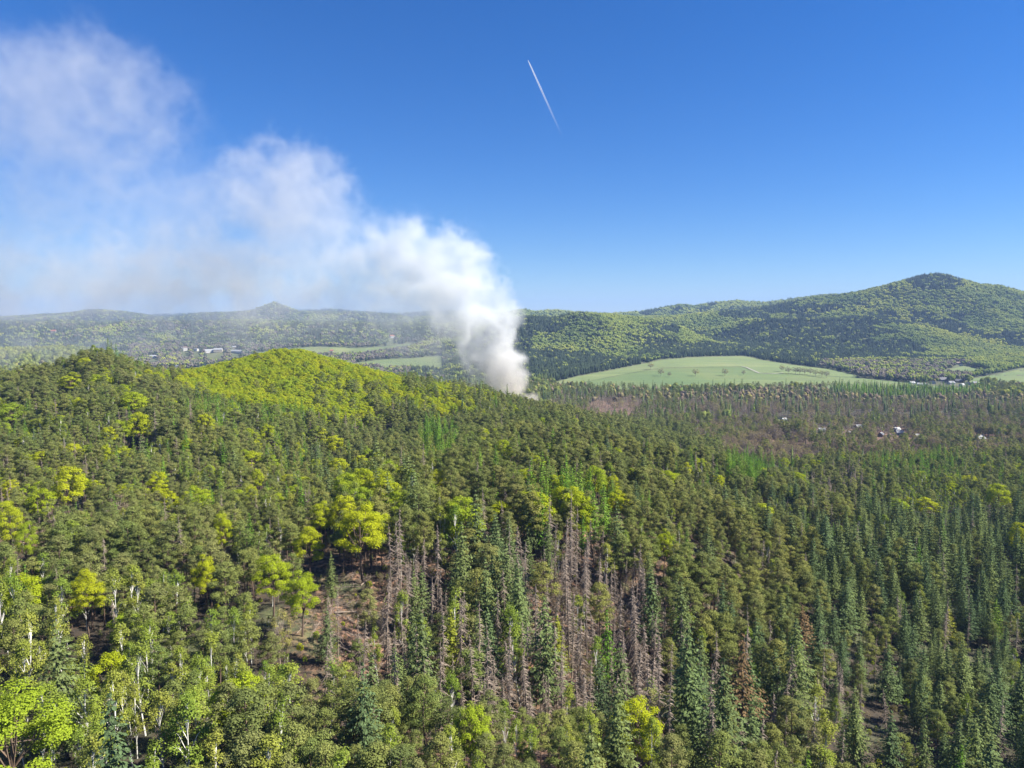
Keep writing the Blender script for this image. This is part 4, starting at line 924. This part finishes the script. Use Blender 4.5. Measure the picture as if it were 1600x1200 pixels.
na_ = N.new('GeometryNodeInputNamedAttribute'); na_.data_type = 'FLOAT'; na_.inputs[0].default_value = 'soot'
vc.inputs['Min'].default_value = B0; vc.inputs['Max'].default_value = B1
for k, nm in enumerate('XYZ'): vc.inputs['Resolution ' + nm].default_value = int(NS[k])
p_ = N.new('GeometryNodeInputPosition'); sub = N.new('ShaderNodeVectorMath'); sub.operation = 'SUBTRACT'; sub.inputs[1].default_value = B0; L.new(p_.outputs[0], sub.inputs[0])
dv = N.new('ShaderNodeVectorMath'); dv.operation = 'SCALE'; dv.inputs['Scale'].default_value = 1 / VOX; L.new(sub.outputs[0], dv.inputs[0])
s3 = N.new('ShaderNodeSeparateXYZ'); L.new(dv.outputs[0], s3.inputs[0])
def mth(op, a, b=None):
    n_ = N.new('ShaderNodeMath'); n_.operation = op
    for k, v in enumerate((a, b)):
        if v is None: continue
        if hasattr(v, 'is_linked'): L.new(v, n_.inputs[k])
        else: n_.inputs[k].default_value = v
    return n_.outputs[0]
ix, iy, iz = (mth('ROUND', s3.outputs[k]) for k in range(3))
idx = mth('ADD', mth('ADD', mth('MULTIPLY', ix, float(NS[1] * NS[2])), mth('MULTIPLY', iy, float(NS[2]))), iz)
L.new(gi.outputs[0], si.inputs['Geometry']); L.new(na_.outputs[0], si.inputs['Value']); L.new(idx, si.inputs['Index'])
L.new(si.outputs[0], vc.inputs['Density'])
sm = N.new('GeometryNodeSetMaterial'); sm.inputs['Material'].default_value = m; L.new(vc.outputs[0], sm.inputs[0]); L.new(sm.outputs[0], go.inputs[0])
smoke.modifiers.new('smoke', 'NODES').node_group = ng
print('SMOKE', NS, float(DEN.max()))

# ------------------------------------------------------------------ condensation trail high above
def sky_point(px, py, alt):
    d = ray(px, py); return d * (alt / d[2]) + np.array([0, 0, CZ])
m, nt, out = new_mat('ice_crystals')
at_ = nt.nodes.new('ShaderNodeAttribute'); at_.attribute_name = 'thickness'
df = nt.nodes.new('ShaderNodeBsdfDiffuse'); df.inputs[0].default_value = (.9, .9, .9, 1); tl = nt.nodes.new('ShaderNodeBsdfTranslucent'); tl.inputs[0].default_value = (.9, .9, .9, 1)
tr_ = nt.nodes.new('ShaderNodeBsdfTransparent'); m1 = nt.nodes.new('ShaderNodeMixShader'); m2 = nt.nodes.new('ShaderNodeMixShader')
nt.links.new(df.outputs[0], m1.inputs[1]); nt.links.new(tl.outputs[0], m1.inputs[2]); nt.links.new(at_.outputs['Fac'], m2.inputs[0]); nt.links.new(tr_.outputs[0], m2.inputs[1]); nt.links.new(m1.outputs[0], m2.inputs[2]); nt.links.new(m2.outputs[0], out.inputs[0])
tt = np.linspace(0, 1, 24); a, b = sky_point(825, 94, 9000), sky_point(878, 212, 9000)
P = np.array([a + (b - a) * ((1 - (1 - t) * 1.0)) for t in tt])
dist_px = np.linspace(0, 1, 24)
rad = np.interp(tt, [0, .05, .3, .6, 1], [10, 20, 34, 34, 30])
v, f = tube(P, rad, 8); me = mesh('contrail', [(v, f, m)], True)
me.attributes.new('thickness', 'FLOAT', 'POINT').data.foreach_set('value', np.repeat(np.interp(tt, [0, .04, .25, .5, .8, 1], [.42, .45, .30, .16, .05, 0.0]), 8).astype(np.float32))
tag(obj('contrail', me), 'thin white condensation trail slanting across the clear blue sky', 'contrail')

# ------------------------------------------------------------------ hazy air
m, nt, out = new_mat('hazy_air')
pv = nt.nodes.new('ShaderNodeVolumePrincipled'); pv.inputs['Color'].default_value = (.34, .50, .86, 1); pv.inputs['Density'].default_value = 7.8e-5; pv.inputs['Anisotropy'].default_value = 0.0
nt.links.new(pv.outputs[0], out.inputs['Volume'])
hz = mesh('haze', [(*boxm(-14500, 14500, -14500, 14500, float(V[:, 2].min()) - 2, CZ + 395), m)])
tag(obj('haze', hz), 'thin blue haze over valley and far hills', 'haze', kind='stuff')
